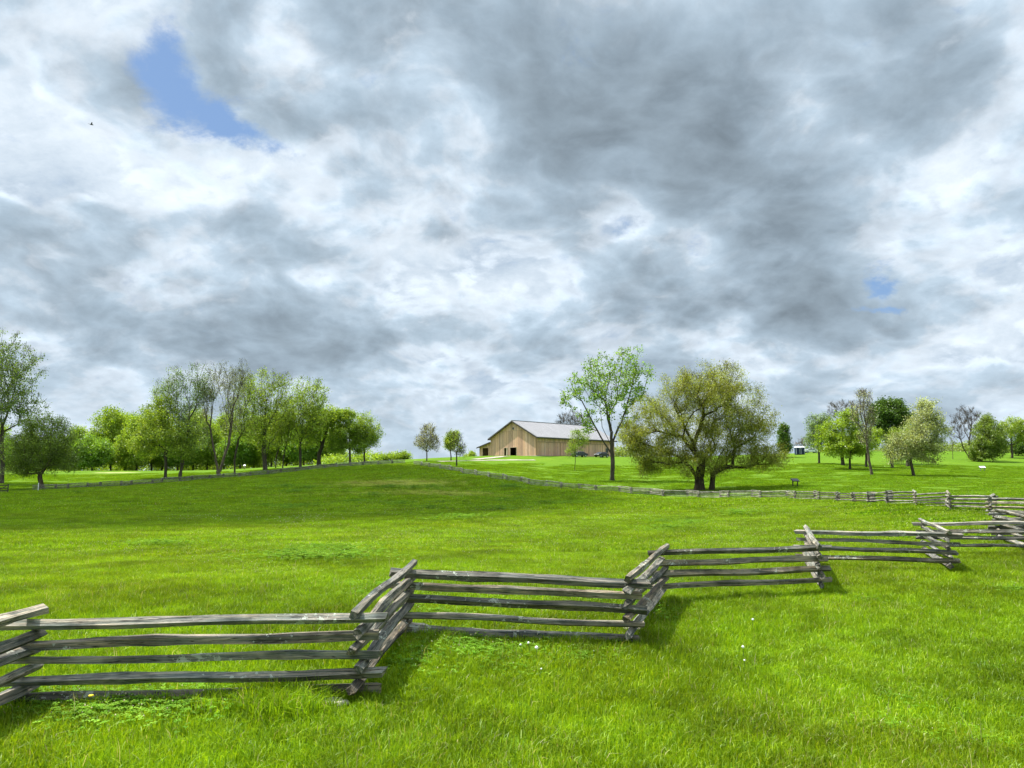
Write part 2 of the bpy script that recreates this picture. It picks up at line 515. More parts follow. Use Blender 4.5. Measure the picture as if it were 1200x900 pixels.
m, N, out = material('turf')
p = worldpos(N)
pas = N.new('ShaderNodeAttribute'); pas.attribute_name = 'pasture'
big_n = N.noise(p, 0.09, 4, 0.6)
mid_n = N.noise(p, 0.55, 4, 0.62)
fin_n = N.noise(p, 5.0, 5, 0.7)
vf = N.noise(p, 26.0, 3, 0.7)
k = N.add(N.add(N.mul(big_n, 0.34), N.mul(mid_n, 0.30)), N.mul(fin_n, 0.36))
rough_c = N.ramp(k, [(0.34, (.050, .108, .006)), (0.47, (.085, .165, .008)), (0.56, (.122, .205, .010)), (0.68, (.20, .25, .04))])
mown_c = N.ramp(k, [(0.34, (.050, .105, .006)), (0.50, (.078, .148, .008)), (0.64, (.115, .180, .012))])
c = N.mix(pas.outputs['Fac'], mown_c, rough_c)
# bleached dry grass on the knoll and a sandy scrape on the left lawn
dm = dry_mask(N, p)
c = N.mix(dm, c, (.33, .32, .10))
sx, sy, _ = hit(138, 551.3)
sm = N.maprange(N.add(spot(N, sx, sy, 7, 4.5, p), N.mul(N.sub(mid_n, 0.5), 0.8)), 0.45, 0.8, 0.0, 0.5)
c = N.mix(sm, c, (.42, .36, .19))
principled(N, out, c, 0.95, bump=N.add(N.mul(fin_n, 0.7), N.mul(vf, 0.3)), bump_d=0.10, strength=0.75, spec=0.05)
gm.materials.append(m)
ground_o = bpy.data.objects.new('ground', gm); COL.objects.link(ground_o)
tag(ground_o, kind='structure')

# ------------------------------------------------------------------ barn
def boards_mat():
    m, N, out = material('barn_boards')
    p = objpos(N)
    g = N.noise(N.vmath('MULTIPLY', p, (6, 6, 0.5)), 2.0, 5, 0.6)
    s = N.noise(N.vmath('MULTIPLY', p, (1, 1, 0.3)), 0.5, 4, 0.6)
    c = N.vmath('SCALE', tinted(N), N.maprange(g, 0.25, 0.75, 0.78, 1.2))
    c = N.mix(N.maprange(s, 0.35, 0.75, 0.0, 0.35), c, (.30, .27, .24))
    principled(N, out, c, 0.85, bump=g, bump_d=0.01, spec=0.15)
    return m
M_BOARD = boards_mat()
m, N, out = material('metal_roofing')
g = N.noise(N.vmath('MULTIPLY', objpos(N), (3, 0.25, 0.25)), 1.0, 4, 0.6)
principled(N, out, N.ramp(g, [(0.3, (.215, .208, .212)), (0.7, (.29, .28, .285))]), 0.55, spec=0.4)
M_ROOF = m
M_DARKTRIM = flat_mat('dark_trim', (.055, .042, .036), 0.7)
M_CONC = flat_mat('pale_concrete', (.42, .39, .33), 0.9, 0.15)
M_DIRT = flat_mat('barn_floor_earth', (.10, .08, .06), 0.95, 0.2)
M_WHITE = flat_mat('white_paint', (.72, .72, .70), 0.5, 0.08)
M_GLASS = flat_mat('dark_glass', (.02, .025, .03), 0.12, 0.1, spec=0.6)

BARN_C = hit(629, 534.5)
BPHI = math.radians(46)
BW, BL, BE, BR = 17.0, 33.5, 5.15, 9.45
barn = empty('barn', (BARN_C.x, BARN_C.y, BARN_C.z - 0.05), BPHI)
tag(barn, 'long tan board barn with grey metal roof on top of the grassy hill', 'barn')
TINTS = [(.8 * r * 1.6 + .12, .8 * g * 1.46 + .073, .8 * b * 1.6 + .048) for r, g, b in [(.40, .255, .150), (.44, .285, .17), (.36, .225, .135), (.47, .315, .195), (.335, .215, .145), (.42, .28, .18), (.49, .34, .22), (.31, .20, .135)]]
def gable_h(y):
    return BE + (BR - BE) * (1 - abs(y - BW / 2) / (BW / 2))
rb = random.Random(3)
def board_wall(along, lo, hi, top, holes, name='wall', split=None, out_sign=-1, off=0.0, width=0.34, darker=1.0):
    """vertical boards; along 'x' or 'y'; holes are (a0,a1,z0,z1)"""
    b = MB()
    a = lo
    while a < hi - 0.02:
        a1 = min(a + width * rb.uniform(0.8, 1.2), hi)
        for h in holes:                         # boards end at door edges
            for e in (h[0], h[1]):
                if a < e - 0.05 and a1 > e: a1 = e
        mid = (a + a1) / 2
        spans = [(0.22, None)]
        for h in holes:
            if h[0] - 0.01 < mid < h[1] + 0.01:
                ns = []
                for z0, z1 in spans:
                    if h[2] > z0 + 0.05: ns.append((z0, h[2]))
                    ns.append((h[3], z1))
                spans = ns
        t = rb.choice(TINTS); v = rb.uniform(0.85, 1.12) * darker
        out = []
        for z0, z1 in spans:
            zt_top = min(top(a), top(a1)) if z1 is None else z1
            if split and zt_top > split + 0.1 and z0 < split:
                out += [(z0, split - 0.015, t), (split + 0.015, z1, rb.choice(TINTS))]
            else:
                out.append((z0, z1, t))
        d = off + rb.uniform(-0.012, 0.012)
        for z0, z1, t in out:
            c = tuple(x * v for x in t)
            ta, tb = (z1, z1) if z1 is not None else (top(a + 0.006), top(a1 - 0.006))
            A0, A1 = a + 0.006, a1 - 0.006
            lo_d, hi_d = d, d + 0.09
            if along == 'x':
                p = [(A0, lo_d, z0), (A1, lo_d, z0), (A1, hi_d, z0), (A0, hi_d, z0), (A0, lo_d, ta), (A1, lo_d, tb), (A1, hi_d, tb), (A0, hi_d, ta)]
            else:
                p = [(lo_d, A0, z0), (lo_d, A1, z0), (hi_d, A1, z0), (hi_d, A0, z0), (lo_d, A0, ta), (lo_d, A1, tb), (hi_d, A1, tb), (hi_d, A0, ta)]
            b.hexa(p, c)
        a = a1
    return b.build(name, M_BOARD, barn)
gdoor = (7.25, 9.5, 0.0, 2.45)
sdoor = (10.6, 11.75, 0.0, 2.4)
pwin = (8.12, 8.72, 7.25, 7.8)
swin = (29.3, 30.5, 1.45, 2.75)
ldoor = (BW + 1.0, BW + 3.2, 0.0, 2.55)
w1 = board_wall('y', 0.1, BW, lambda y: gable_h(y) - 0.06, [gdoor, sdoor, pwin], split=6.9)
w2 = board_wall('x', 0.0, BL, lambda x: BE, [swin], split=3.75, off=-0.02)
w3 = board_wall('y', 0.1, BW, lambda y: gable_h(y) - 0.06, [], off=BL - 0.1)
w4 = board_wall('x', 0.0, BL, lambda x: BE, [], off=BW - 0.02)
def lean_h(y): return 4.15 - (y - BW) * 0.27
w5 = board_wall('y', BW + 0.15, BW + 4.5, lambda y: lean_h(y) - 0.05, [ldoor], off=0.02)
w6 = board_wall('x', 0.2, BL, lambda x: lean_h(BW + 4.4) - 0.05, [], off=BW + 4.42)
b = MB()      # battens and door rails that show as thin lines
for x in (0.02, 9.3, 15.4, 21.6, 27.8):
    b.box((x, -0.075, 0.25), (x + 0.13, -0.035, 3.7), (.30, .19, .12))
b.box((0.02, -0.085, 3.70), (BL, -0.037, 3.82), (.33, .215, .14))
b.box((-0.05, 0.12, 0.25), (-0.02, 0.30, BE - 0.2), (.33, .21, .13))
b.build('batten', M_BOARD, barn)
b = MB()      # sill wall
b.box((-0.09, -0.09, -0.9), (0.12, gdoor[0], 0.22)); b.box((-0.09, gdoor[1], -0.9), (0.12, sdoor[0], 0.22)); b.box((-0.09, sdoor[1], -0.9), (0.12, ldoor[0], 0.22))
b.box((-0.09, ldoor[1], -0.9), (0.12, BW + 4.55, 0.22)); b.box((0.12, -0.09, -0.9), (BL, 0.12, 0.20))
b.build('foundation', M_CONC, barn)
b = MB(); b.box((0.12, 0.12, -0.5), (BL - .1, BW + 4.4, -0.02)); b.build('floor', M_DIRT, barn)
def slab(b, p0, p1, p2, p3, t):
    """quad slab p0..p3 (ccw from above), thickness t downward"""
    q = [tuple(Vector(p) - Vector((0, 0, t))) for p in (p0, p1, p2, p3)]
    b.hexa(q + [tuple(p0), tuple(p1), tuple(p2), tuple(p3)])
sl = (BR - BE) / (BW / 2)
def roof_mesh():
    b = MB()
    ov, e = 0.55, 0.65
    zt = BR + 0.22
    for sgn in (-1, 1):
        ye = BW / 2 + sgn * (BW / 2 + e)
        ze = zt - sl * (BW / 2 + e)
        a = [(-ov, ye, ze), (BL + ov, ye, ze), (BL + ov, BW / 2, zt), (-ov, BW / 2, zt)]
        if sgn > 0: a = [a[1], a[0], a[3], a[2]]
        slab(b, *a, 0.14)
        x = -ov + 0.03
        while x < BL + ov:                # standing seams
            r = [(x, ye, ze + 0.045), (x + 0.05, ye, ze + 0.045), (x + 0.05, BW / 2, zt + 0.045), (x, BW / 2, zt + 0.045)]
            if sgn > 0: r = [r[1], r[0], r[3], r[2]]
            slab(b, *r, 0.04)
            x += 0.61
    b.box((-ov - 0.01, BW / 2 - 0.22, zt - 0.03), (BL + ov + 0.01, BW / 2 + 0.22, zt + 0.07))
    return b
roof = roof_mesh().build('roof', M_ROOF, barn)
b = MB()      # dark barge boards and eave boards
zt = BR + 0.07; e = 0.65
for sgn in (-1, 1):
    ye = BW / 2 + sgn * (BW / 2 + e); ze = zt - sl * (BW / 2 + e)
    for x0 in (-0.60, BL + 0.5):
        p = [(x0, ye, ze - 0.30), (x0 + 0.1, ye, ze - 0.30), (x0 + 0.1, BW / 2, zt - 0.30), (x0, BW / 2, zt - 0.30), (x0, ye, ze), (x0 + 0.1, ye, ze), (x0 + 0.1, BW / 2, zt), (x0, BW / 2, zt)]
        b.hexa(p)
    b.box((-0.5, ye - 0.04, ze - 0.25), (BL + 0.5, ye + 0.04, ze - 0.003))
b.build('fascia', M_DARKTRIM, barn)
b = MB()
slab(b, (-0.5, BW + 5.1, lean_h(BW + 5.1)), (-0.5, BW - 0.02, 4.16), (BL + .5, BW - 0.02, 4.16), (BL + .5, BW + 5.1, lean_h(BW + 5.1)), 0.12)
lr = b.build('lean_to_roof', M_ROOF, barn)
b = MB()
p = [(-0.56, BW - .02, 3.80), (-0.505, BW - .02, 3.80), (-0.505, BW + 5.1, lean_h(BW + 5.1) - .32), (-0.56, BW + 5.1, lean_h(BW + 5.1) - .32)]
p += [(a, c, d + 0.33) for a, c, d in p]
b.hexa(p); b.build('fascia', M_DARKTRIM, barn)
def frame(holes_ab, axis_, d, name, mat, w=0.12, bottom=False):
    a0, a1, z0, z1 = holes_ab
    b = MB()
    bars = [((a0 - w, z0), (a0, z1 + w)), ((a1, z0), (a1 + w, z1 + w)), ((a0, z1), (a1, z1 + w))]
    if bottom: bars.append(((a0 - w, z0 - w), (a1 + w, z0)))
    for (u0, v0), (u1, v1) in bars:
        if axis_ == 'y': b.box((d, u0, v0), (d + 0.06, u1, v1))
        else: b.box((u0, d, v0), (u1, d + 0.06, v1))
    return b.build(name, mat, barn)
M_PALEWOOD = flat_mat('pale_door_wood', (.50, .40, .29), 0.8, 0.2)
fr = frame(gdoor, 'y', -0.085, 'door_frame', M_PALEWOOD)
fr = frame(sdoor, 'y', -0.085, 'door_frame', M_PALEWOOD)
b = MB()      # the small door stands half open
b.box((0.02, sdoor[0] + 0.01, 0.03), (0.07, sdoor[0] + 0.5, 2.38)); b.build('door', M_PALEWOOD, barn)
fr = frame(pwin, 'y', -0.085, 'window', M_PALEWOOD, 0.1, True)
b = MB(); b.box((0.03, pwin[0], pwin[2]), (0.05, pwin[1], pwin[3])); b.build('pane', M_GLASS, fr)
fr = frame(swin, 'x', -0.09, 'window', M_PALEWOOD, 0.1, True)
b = MB(); b.box((swin[0], 0.03, swin[2]), (swin[1], 0.05, swin[3])); b.build('pane', M_GLASS, fr)

# ------------------------------------------------------------------ gravel paths
def gravel_mat():
    m, N, out = material('gravel')
    n = N.noise(worldpos(N), 3.0, 5, 0.7)
    principled(N, out, N.ramp(n, [(0.3, (.24, .215, .17)), (0.7, (.37, .335, .27))]), 0.95, spec=0.05)
    return m
M_GRAVEL = gravel_mat()
def ribbon(name, pts, width, mat, lift=0.06):
    P_ = [hit(*q) if len(q) == 2 else Vector(q) for q in pts]
    line = []
    for a, c in zip(P_[:-1], P_[1:]):
        n = max(2, int((c - a).length / 1.2))
        line += [a.lerp(c, i / n) for i in range(n)]
    line.append(P_[-1])
    verts, faces = [], []
    K = 5
    for i, q in enumerate(line):
        t = line[min(i + 1, len(line) - 1)] - line[max(i - 1, 0)]
        nrm = Vector((-t.y, t.x, 0)).normalized()
        w = width * (0.9 + 0.2 * math.sin(i * 1.7))
        for k in range(K):
            r = q + nrm * (w * (k / (K - 1) - 0.5))
            verts.append((r.x, r.y, g1(r.x, r.y) + lift))
    for i in range(len(line) - 1):
        for k in range(K - 1):
            faces.append((i * K + k, i * K + k + 1, (i + 1) * K + k + 1, (i + 1) * K + k))
    o = link_mesh(name, np_mesh(name, verts, faces, 4), mat)
    return tag(o, kind='structure')
ribbon('path', [(512, 541.0), (530, 540.6), (552, 539.9), (575, 539.4), (600, 539.2), (627, 539.2)], 2.4, M_GRAVEL)
ribbon('path', [(556, 538.6), (574, 536.9), (594, 535.0)], 2.6, M_GRAVEL, 0.09)

# ------------------------------------------------------------------ worm fences of split rails
def rail_mesh(L, seed, seg=11, thick=1.0):
    r = random.Random(seed)
    n = r.choice((4, 5, 5, 6))
    w, h = r.uniform(0.042, 0.066) * thick, r.uniform(0.042, 0.058) * thick
    sec = []
    a0 = r.uniform(0, 6.28)
    for k in range(n):
        a = a0 + 2 * math.pi * (k + r.uniform(-0.22, 0.22)) / n
        q = r.uniform(0.92, 1.22)
        sec.append((w * math.cos(a) * q, h * math.sin(a) * q))
    verts, faces = [], []
    b1, b2 = r.uniform(-.008, .008), r.uniform(-.006, .006)
    ph = r.uniform(0, 6)
    knot = r.uniform(0.15, 0.85)
    tp0, tp1 = r.uniform(0.75, 1.0), r.uniform(0.8, 1.05)
    for i in range(seg + 1):
        u = i / seg
        x = (u - 0.5) * L
        s = tp0 + (tp1 - tp0) * u
        s *= 1 + 0.22 * math.exp(-((u - knot) / 0.05) ** 2)
        oy = b1 * math.sin(math.pi * u) + 0.010 * math.sin(7 * u + ph)
        oz = b2 * math.sin(math.pi * u) + 0.009 * math.sin(9 * u + ph * 2)
        for k, (y, z) in enumerate(sec):
            j = 1 + r.uniform(-.09, .09)
            ex = r.uniform(-.03, .03) if i in (0, seg) else r.uniform(-.01, .01)
            verts.append((x + ex, y * s * j + oy, z * s * j + oz))
    for i in range(seg):
        for k in range(n):
            faces.append((i * n + k, i * n + (k + 1) % n, (i + 1) * n + (k + 1) % n, (i + 1) * n + k))
    faces.append(tuple(reversed(range(n)))); faces.append(tuple(seg * n + k for k in range(n)))
    me = bpy.data.meshes.new('rail')
    me.from_pydata(verts, [], faces)
    bm = bmesh.new(); bm.from_mesh(me)
    bmesh.ops.recalc_face_normals(bm, faces=bm.faces); bm.to_mesh(me); bm.free()
    me.materials.append(M_RAIL)
    return me
RS = 0.163
def panel_rails(c0, c1, up, levels, seed, over=(0.13, 0.27)):
    """placements (centre, direction, length) of one panel's rails"""
    r = random.Random(seed)
    z0, z1 = g1(*c0), g1(*c1)
    a = Vector((c0[0], c0[1], z0)); b = Vector((c1[0], c1[1], z1))
    out = []
    for k in levels:
        dz = 0.09 + RS * k + (RS / 2 if up else 0.0) + r.uniform(-.012, .012)
        p, q = a + Vector((0, 0, dz + r.uniform(-.015, .015))), b + Vector((0, 0, dz + r.uniform(-.015, .015)))
        d = (q - p).normalized()
        side = Vector((-d.y, d.x, 0))
        p = p - d * r.uniform(*over) + side * r.uniform(-.035, .035)
        q = q + d * r.uniform(*over) + side * r.uniform(-.035, .035)
        out.append(((p + q) / 2, (q - p).normalized(), (q - p).length, k))
    return out
def rail_matrix(c, d, roll):
    y = Vector((0, 0, 1)).cross(d).normalized(); z = d.cross(y)
    return Matrix.Translation(c) @ Matrix((d, y, z)).transposed().to_4x4() @ Matrix.Rotation(roll, 4, 'X')

NEAR = [(-4.15, 4.35), at(28, 831, 7.25)[:2], at(421, 820, 7.45)[:2], at(477, 746, 9.4)[:2], at(738, 756, 9.7)[:2], at(778, 706, 12.2)[:2], at(961, 697, 13.2)[:2], at(945, 667, 16.0)[:2],
        at(1113, 674, 14.8)[:2], at(1084, 652, 18.3)[:2], at(1216, 654, 16.8)[:2], at(1172, 637, 20.0)[:2], (14.9, 18.9), (15.6, 22.0)]
LEV = {0: range(5), 1: range(5), 2: range(5), 3: range(5), 4: range(5), 5: range(1, 5), 6: range(5), 7: range(1, 5), 8: range(5), 9: range(1, 5)}
fo = Vector((NEAR[2][0], NEAR[2][1], g1(*NEAR[2])))
near_fence = empty('rail_fence', fo)
tag(near_fence, 'weathered zigzag split rail fence nearest the viewer, crossing the bright grass', 'fence', 'zigzag split rail fences')
sd_ = 100
for i in range(len(NEAR) - 1):
    up = (i % 2 == 0)
    for c, d, L, k in panel_rails(NEAR[i], NEAR[i + 1], up, LEV.get(i, range(5)), 500 + i):
        sd_ += 1
        rr = random.Random(sd_)
        o = link_mesh('rail', rail_mesh(L, sd_, 13), None, near_fence)
        o.matrix_local = Matrix.Translation(-fo) @ rail_matrix(c, d, rr.uniform(-0.5, 0.5))

def zigzag(path, step=2.85, amp=0.42):
    P_ = [Vector((x, y, 0)) for x, y in path]
    pts, acc, flip = [], 0.0, 1
    zr = random.Random(int(path[0][1] * 10))
    for a, b in zip(P_[:-1], P_[1:]):
        L = (b - a).length; t = (b - a) / L; n = Vector((-t.y, t.x, 0))
        s = acc
        while s < L:
            q = a + t * (s + zr.uniform(-.25, .25)) + n * (amp * flip + zr.uniform(-.14, .14))
            pts.append((q.x, q.y)); flip = -flip
            s += step
        acc = s - L
    return pts
def far_fence(path, label, seed, step=2.85, amp=0.42):
    pts = zigzag(path, step, amp)
    o0 = Vector((pts[0][0], pts[0][1], g1(*pts[0])))
    f = empty('rail_fence', o0)
    tag(f, label, 'fence', 'zigzag split rail fences')
    var = [rail_mesh(3.8, seed + q, 5, 1.08) for q in range(10)]
    allr = []
    for i in range(len(pts) - 1):
        for c, d, L, k in panel_rails(pts[i], pts[i + 1], i % 2 == 0, range(5), seed * 3 + i):
            allr.append((c, d, L))
    allr.sort(key=lambda q: q[0].y)
    rr = random.Random(seed)
    bm = bmesh.new()
    for i, (c, d, L) in enumerate(allr):
        Mx = Matrix.Translation(-o0) @ rail_matrix(c, d, rr.uniform(-.5, .5)) @ Matrix.Diagonal((L / 3.8, 1, 1, 1))
        if i < 100:
            o = link_mesh('rail', var[i % 10], None, f); o.matrix_local = Mx
        else:
            me = var[i % 10].copy(); me.transform(Mx); bm.from_mesh(me); bpy.data.meshes.remove(me)
    if len(allr) > 100:
        me = bpy.data.meshes.new('rail'); bm.to_mesh(me); me.materials.append(M_RAIL)
        o = link_mesh('rail', me, None, f); o['kind'] = 'stuff'
    bm.free()
    return f
far_fence(RUN_R[1:], 'zigzag rail fence running from the far right past the wide olive tree up the knoll', 900)
far_fence(RUN_L, 'low zigzag rail fence crossing the slope in front of the tall trees at left', 1300)

# dark gate-like bit of fence at the left edge
q = hit(9, 578)
gf_ = empty('fence_section', q, 0.15)
tag(gf_, 'short dark plank fence section with an end post at the left edge of the field', 'fence')
M_DARKWOOD = flat_mat('dark_old_wood', (.06, .05, .04), 0.9, 0.3)
b = MB(); b.tube([(0, 0, -.2), (0, 0, 1.25)], [.085, .075], 7); b.build('post', M_DARKWOOD, gf_)
for z in (0.25, 0.62, 1.02):
    b = MB(); b.box((-2.9, -.03, z), (0.0, .03, z + 0.15)); b.build('plank', M_DARKWOOD, gf_)
b = MB(); b.hexa([(-1.5, .035, .2), (-1.35, .035, .2), (-1.35, .065, .2), (-1.5, .065, .2), (-.2, .035, 1.1), (-.05, .035, 1.1), (-.05, .065, 1.1), (-.2, .065, 1.1)]); b.build('brace', M_DARKWOOD, gf_)

# ------------------------------------------------------------------ trees
def mst_tree(trunks, pts, bf, zw, start_h):
    """trunks: list of polylines (first point = foot); pts: points to reach. Returns nodes, parent, chain length"""
    nodes, par, plen = [], [], []
    for tr in trunks:
        for i, p in enumerate(tr):
            k0 = -1
            if i == 0 and nodes and p[2] > 0.0:          # a limb that leaves the first trunk
                k0 = int(np.argmin(((np.array(nodes) - p) ** 2).sum(1)))
            nodes.append(p); par.append(k0 if i == 0 else len(nodes) - 2)
            plen.append(0.0 if i == 0 else plen[-1] + np.linalg.norm(np.array(tr[i]) - np.array(tr[i - 1])))
    n0 = len(nodes)
    nodes = np.array(nodes, float)
    pts = np.array(pts, float)
    W_ = np.array([1, 1, zw])
    N_ = n0 + len(pts)
    allp = np.vstack([nodes, pts]); par = par + [-1] * len(pts); plen = np.array(plen + [0.0] * len(pts))
    best = np.full(len(pts), 1e9); who = np.zeros(len(pts), int)
    def relax(k):
        d = pts - allp[k]
        L = np.sqrt(((d * W_) ** 2).sum(1))
        pen = np.where(d[:, 2] < -0.25 * L, L * 0.6, 0.0)          # branches rather rise than drop
        cost = L + pen + bf * plen[k]
        u = cost < best
        best[u] = cost[u]; who[u] = k
    for k in range(n0):
        if allp[k][2] >= start_h - 1e-6: relax(k)
    done = np.zeros(len(pts), bool)
    for _ in range(len(pts)):
        c = np.where(done, 1e12, best)
        j = int(c.argmin())
        done[j] = True
        k = n0 + j
        par[k] = int(who[j]); plen[k] = plen[par[k]] + np.linalg.norm(allp[k] - allp[par[k]])
        best[j] = -1
        relax_mask = ~done
        if relax_mask.any(): relax(k)
    return allp, np.array(par), plen, n0

def limb_mesh(name, P_, par, n0, r_tip, r_foot, twigs, rng, twig_w, bark, pexp=1.9):
    r_foot *= 0.86
    n = len(P_)
    kids = [[] for _ in range(n)]
    for i, p in enumerate(par):
        if p >= 0: kids[p].append(i)
    order = []
    st = [i for i in range(n) if par[i] < 0]
    while st:
        i = st.pop(); order.append(i); st += kids[i]
    Q = P_.copy()
    for _ in range(2):                                   # ease the kinks
        R = Q.copy()
        for i in order:
            if i >= n0 and kids[i] and par[i] >= 0:
                R[i] = 0.5 * Q[i] + 0.25 * Q[par[i]] + 0.25 * np.mean([Q[k] for k in kids[i]], 0)
        Q = R
    flow = np.zeros(n)
    for i in reversed(order):
        flow[i] = max(flow[i], 1.0) if not kids[i] else sum(flow[k] for k in kids[i])
    rad = r_tip * flow ** (1 / pexp)
    foot_idx = [i for i in range(n) if par[i] < 0]
    mx = rad[foot_idx].max()
    if mx > 0:                                           # scale so that the foot has the wanted girth, tips keep theirs
        g = math.log(r_foot / r_tip) / math.log(mx / r_tip)
        rad = r_tip * (rad / r_tip) ** g
    V, F = [], []
    def prism(a, b, ra, rb_, k):
        t = b - a; L = np.linalg.norm(t)
        if L < 1e-4: return
        t = t / L
        u = np.cross(t, (0.31, 0.95, 0.05)); u /= np.linalg.norm(u); v = np.cross(t, u)
        base = len(V)
        for c, r in ((a - t * ra * 0.3, ra), (b, rb_)):
            for q in range(k):
                w = 2 * math.pi * q / k
                V.append(c + (u * math.cos(w) + v * math.sin(w)) * r)
        for q in range(k):
            F.append((base + q, base + (q + 1) % k, base + k + (q + 1) % k, base + k + q))
    for i in order:
        p = par[i]
        if p < 0: continue
        ra = min(rad[p], rad[i] * 1.25)
        if par[p] < 0: ra = rad[p] * (1.35 if P_[p][2] < 0 else 1.0)     # root flare
        prism(Q[p], Q[i], ra, rad[i], 7 if ra > 0.12 else (4 if ra > 0.05 else 3))
    # fine twigs: flat slivers turned at random
    ends = [i for i in range(n0, n) if len(kids[i]) <= 1]
    if twigs and ends:
        m = int(twigs['n'])
        e = rng.choice(ends, m)
        base = Q[e]
        d0 = base - Q[par[e]]
        d0 /= np.maximum(np.linalg.norm(d0, axis=1, keepdims=True), 1e-6)
        d = d0 * twigs.get('follow', 0.6) + rng.normal(0, 0.6, (m, 3)) + np.array([0, 0, twigs.get('up', 0.4)])
        d /= np.linalg.norm(d, axis=1, keepdims=True)
        L = rng.uniform(0.4, 1.0, (m, 1)) * twigs['len']
        s0 = base + rng.normal(0, twigs.get('jit', 0.15), (m, 3))
        w = np.cross(d, rng.normal(0, 1, (m, 3))); w /= np.maximum(np.linalg.norm(w, axis=1, keepdims=True), 1e-6)
        w *= twig_w
        b0 = len(V)
        tip = s0 + d * L
        quad = np.stack([s0 - w, s0 + w, tip + w * 0.5, tip - w * 0.5], 1).reshape(-1, 3)
        V += list(quad)
        F += [(b0 + 4 * q, b0 + 4 * q + 1, b0 + 4 * q + 2, b0 + 4 * q + 3) for q in range(m)]
    me = np_mesh(name, np.array(V), np.array(F), 4, np.tile(np.array(bark, np.float32), (len(V), 1)))
    me.materials.append(M_BARK)
    return me, Q, kids

def leaf_mesh(name, centres, count, sigma, size, aspect, colors, rng, up=0.0, var=0.25, flat=0.0):
    """count leaf sprays spread about each centre"""
    m = len(centres) * count
    c = np.repeat(centres, count, 0)
    cl = np.repeat(rng.uniform(0.75, 1.2, len(centres)), count)             # each clump a bit different in hue
    hue = np.repeat(rng.random(len(centres)), count) * 0.65 + rng.random(m) * 0.35
    pos = c + rng.normal(0, 1, (m, 3)) * np.array([sigma, sigma, sigma * 0.8])
    d = rng.normal(0, 1, (m, 3)); d[:, 2] = d[:, 2] * (1 - flat) + up * 1.6
    d /= np.linalg.norm(d, axis=1, keepdims=True)
    w = np.cross(d, rng.normal(0, 1, (m, 3))); w /= np.maximum(np.linalg.norm(w, axis=1, keepdims=True), 1e-6)
    L = size * rng.uniform(0.6, 1.35, (m, 1)); Wd = L * aspect
    V = np.stack([pos - d * L * 0.5, pos + w * Wd * 0.5, pos + d * L * 0.5, pos - w * Wd * 0.5], 1).reshape(-1, 3)
    F = np.arange(m * 4).reshape(m, 4)
    pal = np.array(colors, float)
    x = np.clip(hue, 0, 0.999) * (len(pal) - 1)
    i = x.astype(int); f = (x - i)[:, None]
    col = pal[i] * (1 - f) + pal[i + 1] * f
    col *= (cl * rng.uniform(1 - var, 1 + var, m))[:, None]
    me = np_mesh(name, V, F, 4, np.repeat(col, 4, 0))
    me.materials.append(M_LEAF)
    return me

# spring colours (linear albedo)
OLIVE = [(0.190, 0.193, 0.032), (0.263, 0.297, 0.040), (0.336, 0.386, 0.055)]
YGREEN = [(0.178, 0.278, 0.028), (0.267, 0.382, 0.034), (0.356, 0.469, 0.051)]
BRIGHT = [(0.189, 0.296, 0.019), (0.265, 0.383, 0.025), (0.340, 0.447, 0.039)]
DEEP = [(0.050, 0.105, 0.014), (0.078, 0.150, 0.018), (0.115, 0.195, 0.025)]
DARKOL = [(0.123, 0.185, 0.028), (0.181, 0.259, 0.036), (0.243, 0.326, 0.052)]
MIDG = [(0.189, 0.279, 0.030), (0.273, 0.375, 0.037), (0.355, 0.452, 0.054)]
PALE = [(0.264, 0.310, 0.116), (0.357, 0.403, 0.171), (0.465, 0.496, 0.248)]
GREYG = [(0.278, 0.300, 0.182), (0.365, 0.385, 0.236), (0.450, 0.450, 0.300)]
BLUEG = [(0.138, 0.230, 0.082), (0.202, 0.302, 0.106), (0.278, 0.362, 0.139)]
FRESH = [(0.136, 0.251, 0.028), (0.194, 0.335, 0.034), (0.271, 0.402, 0.046)]

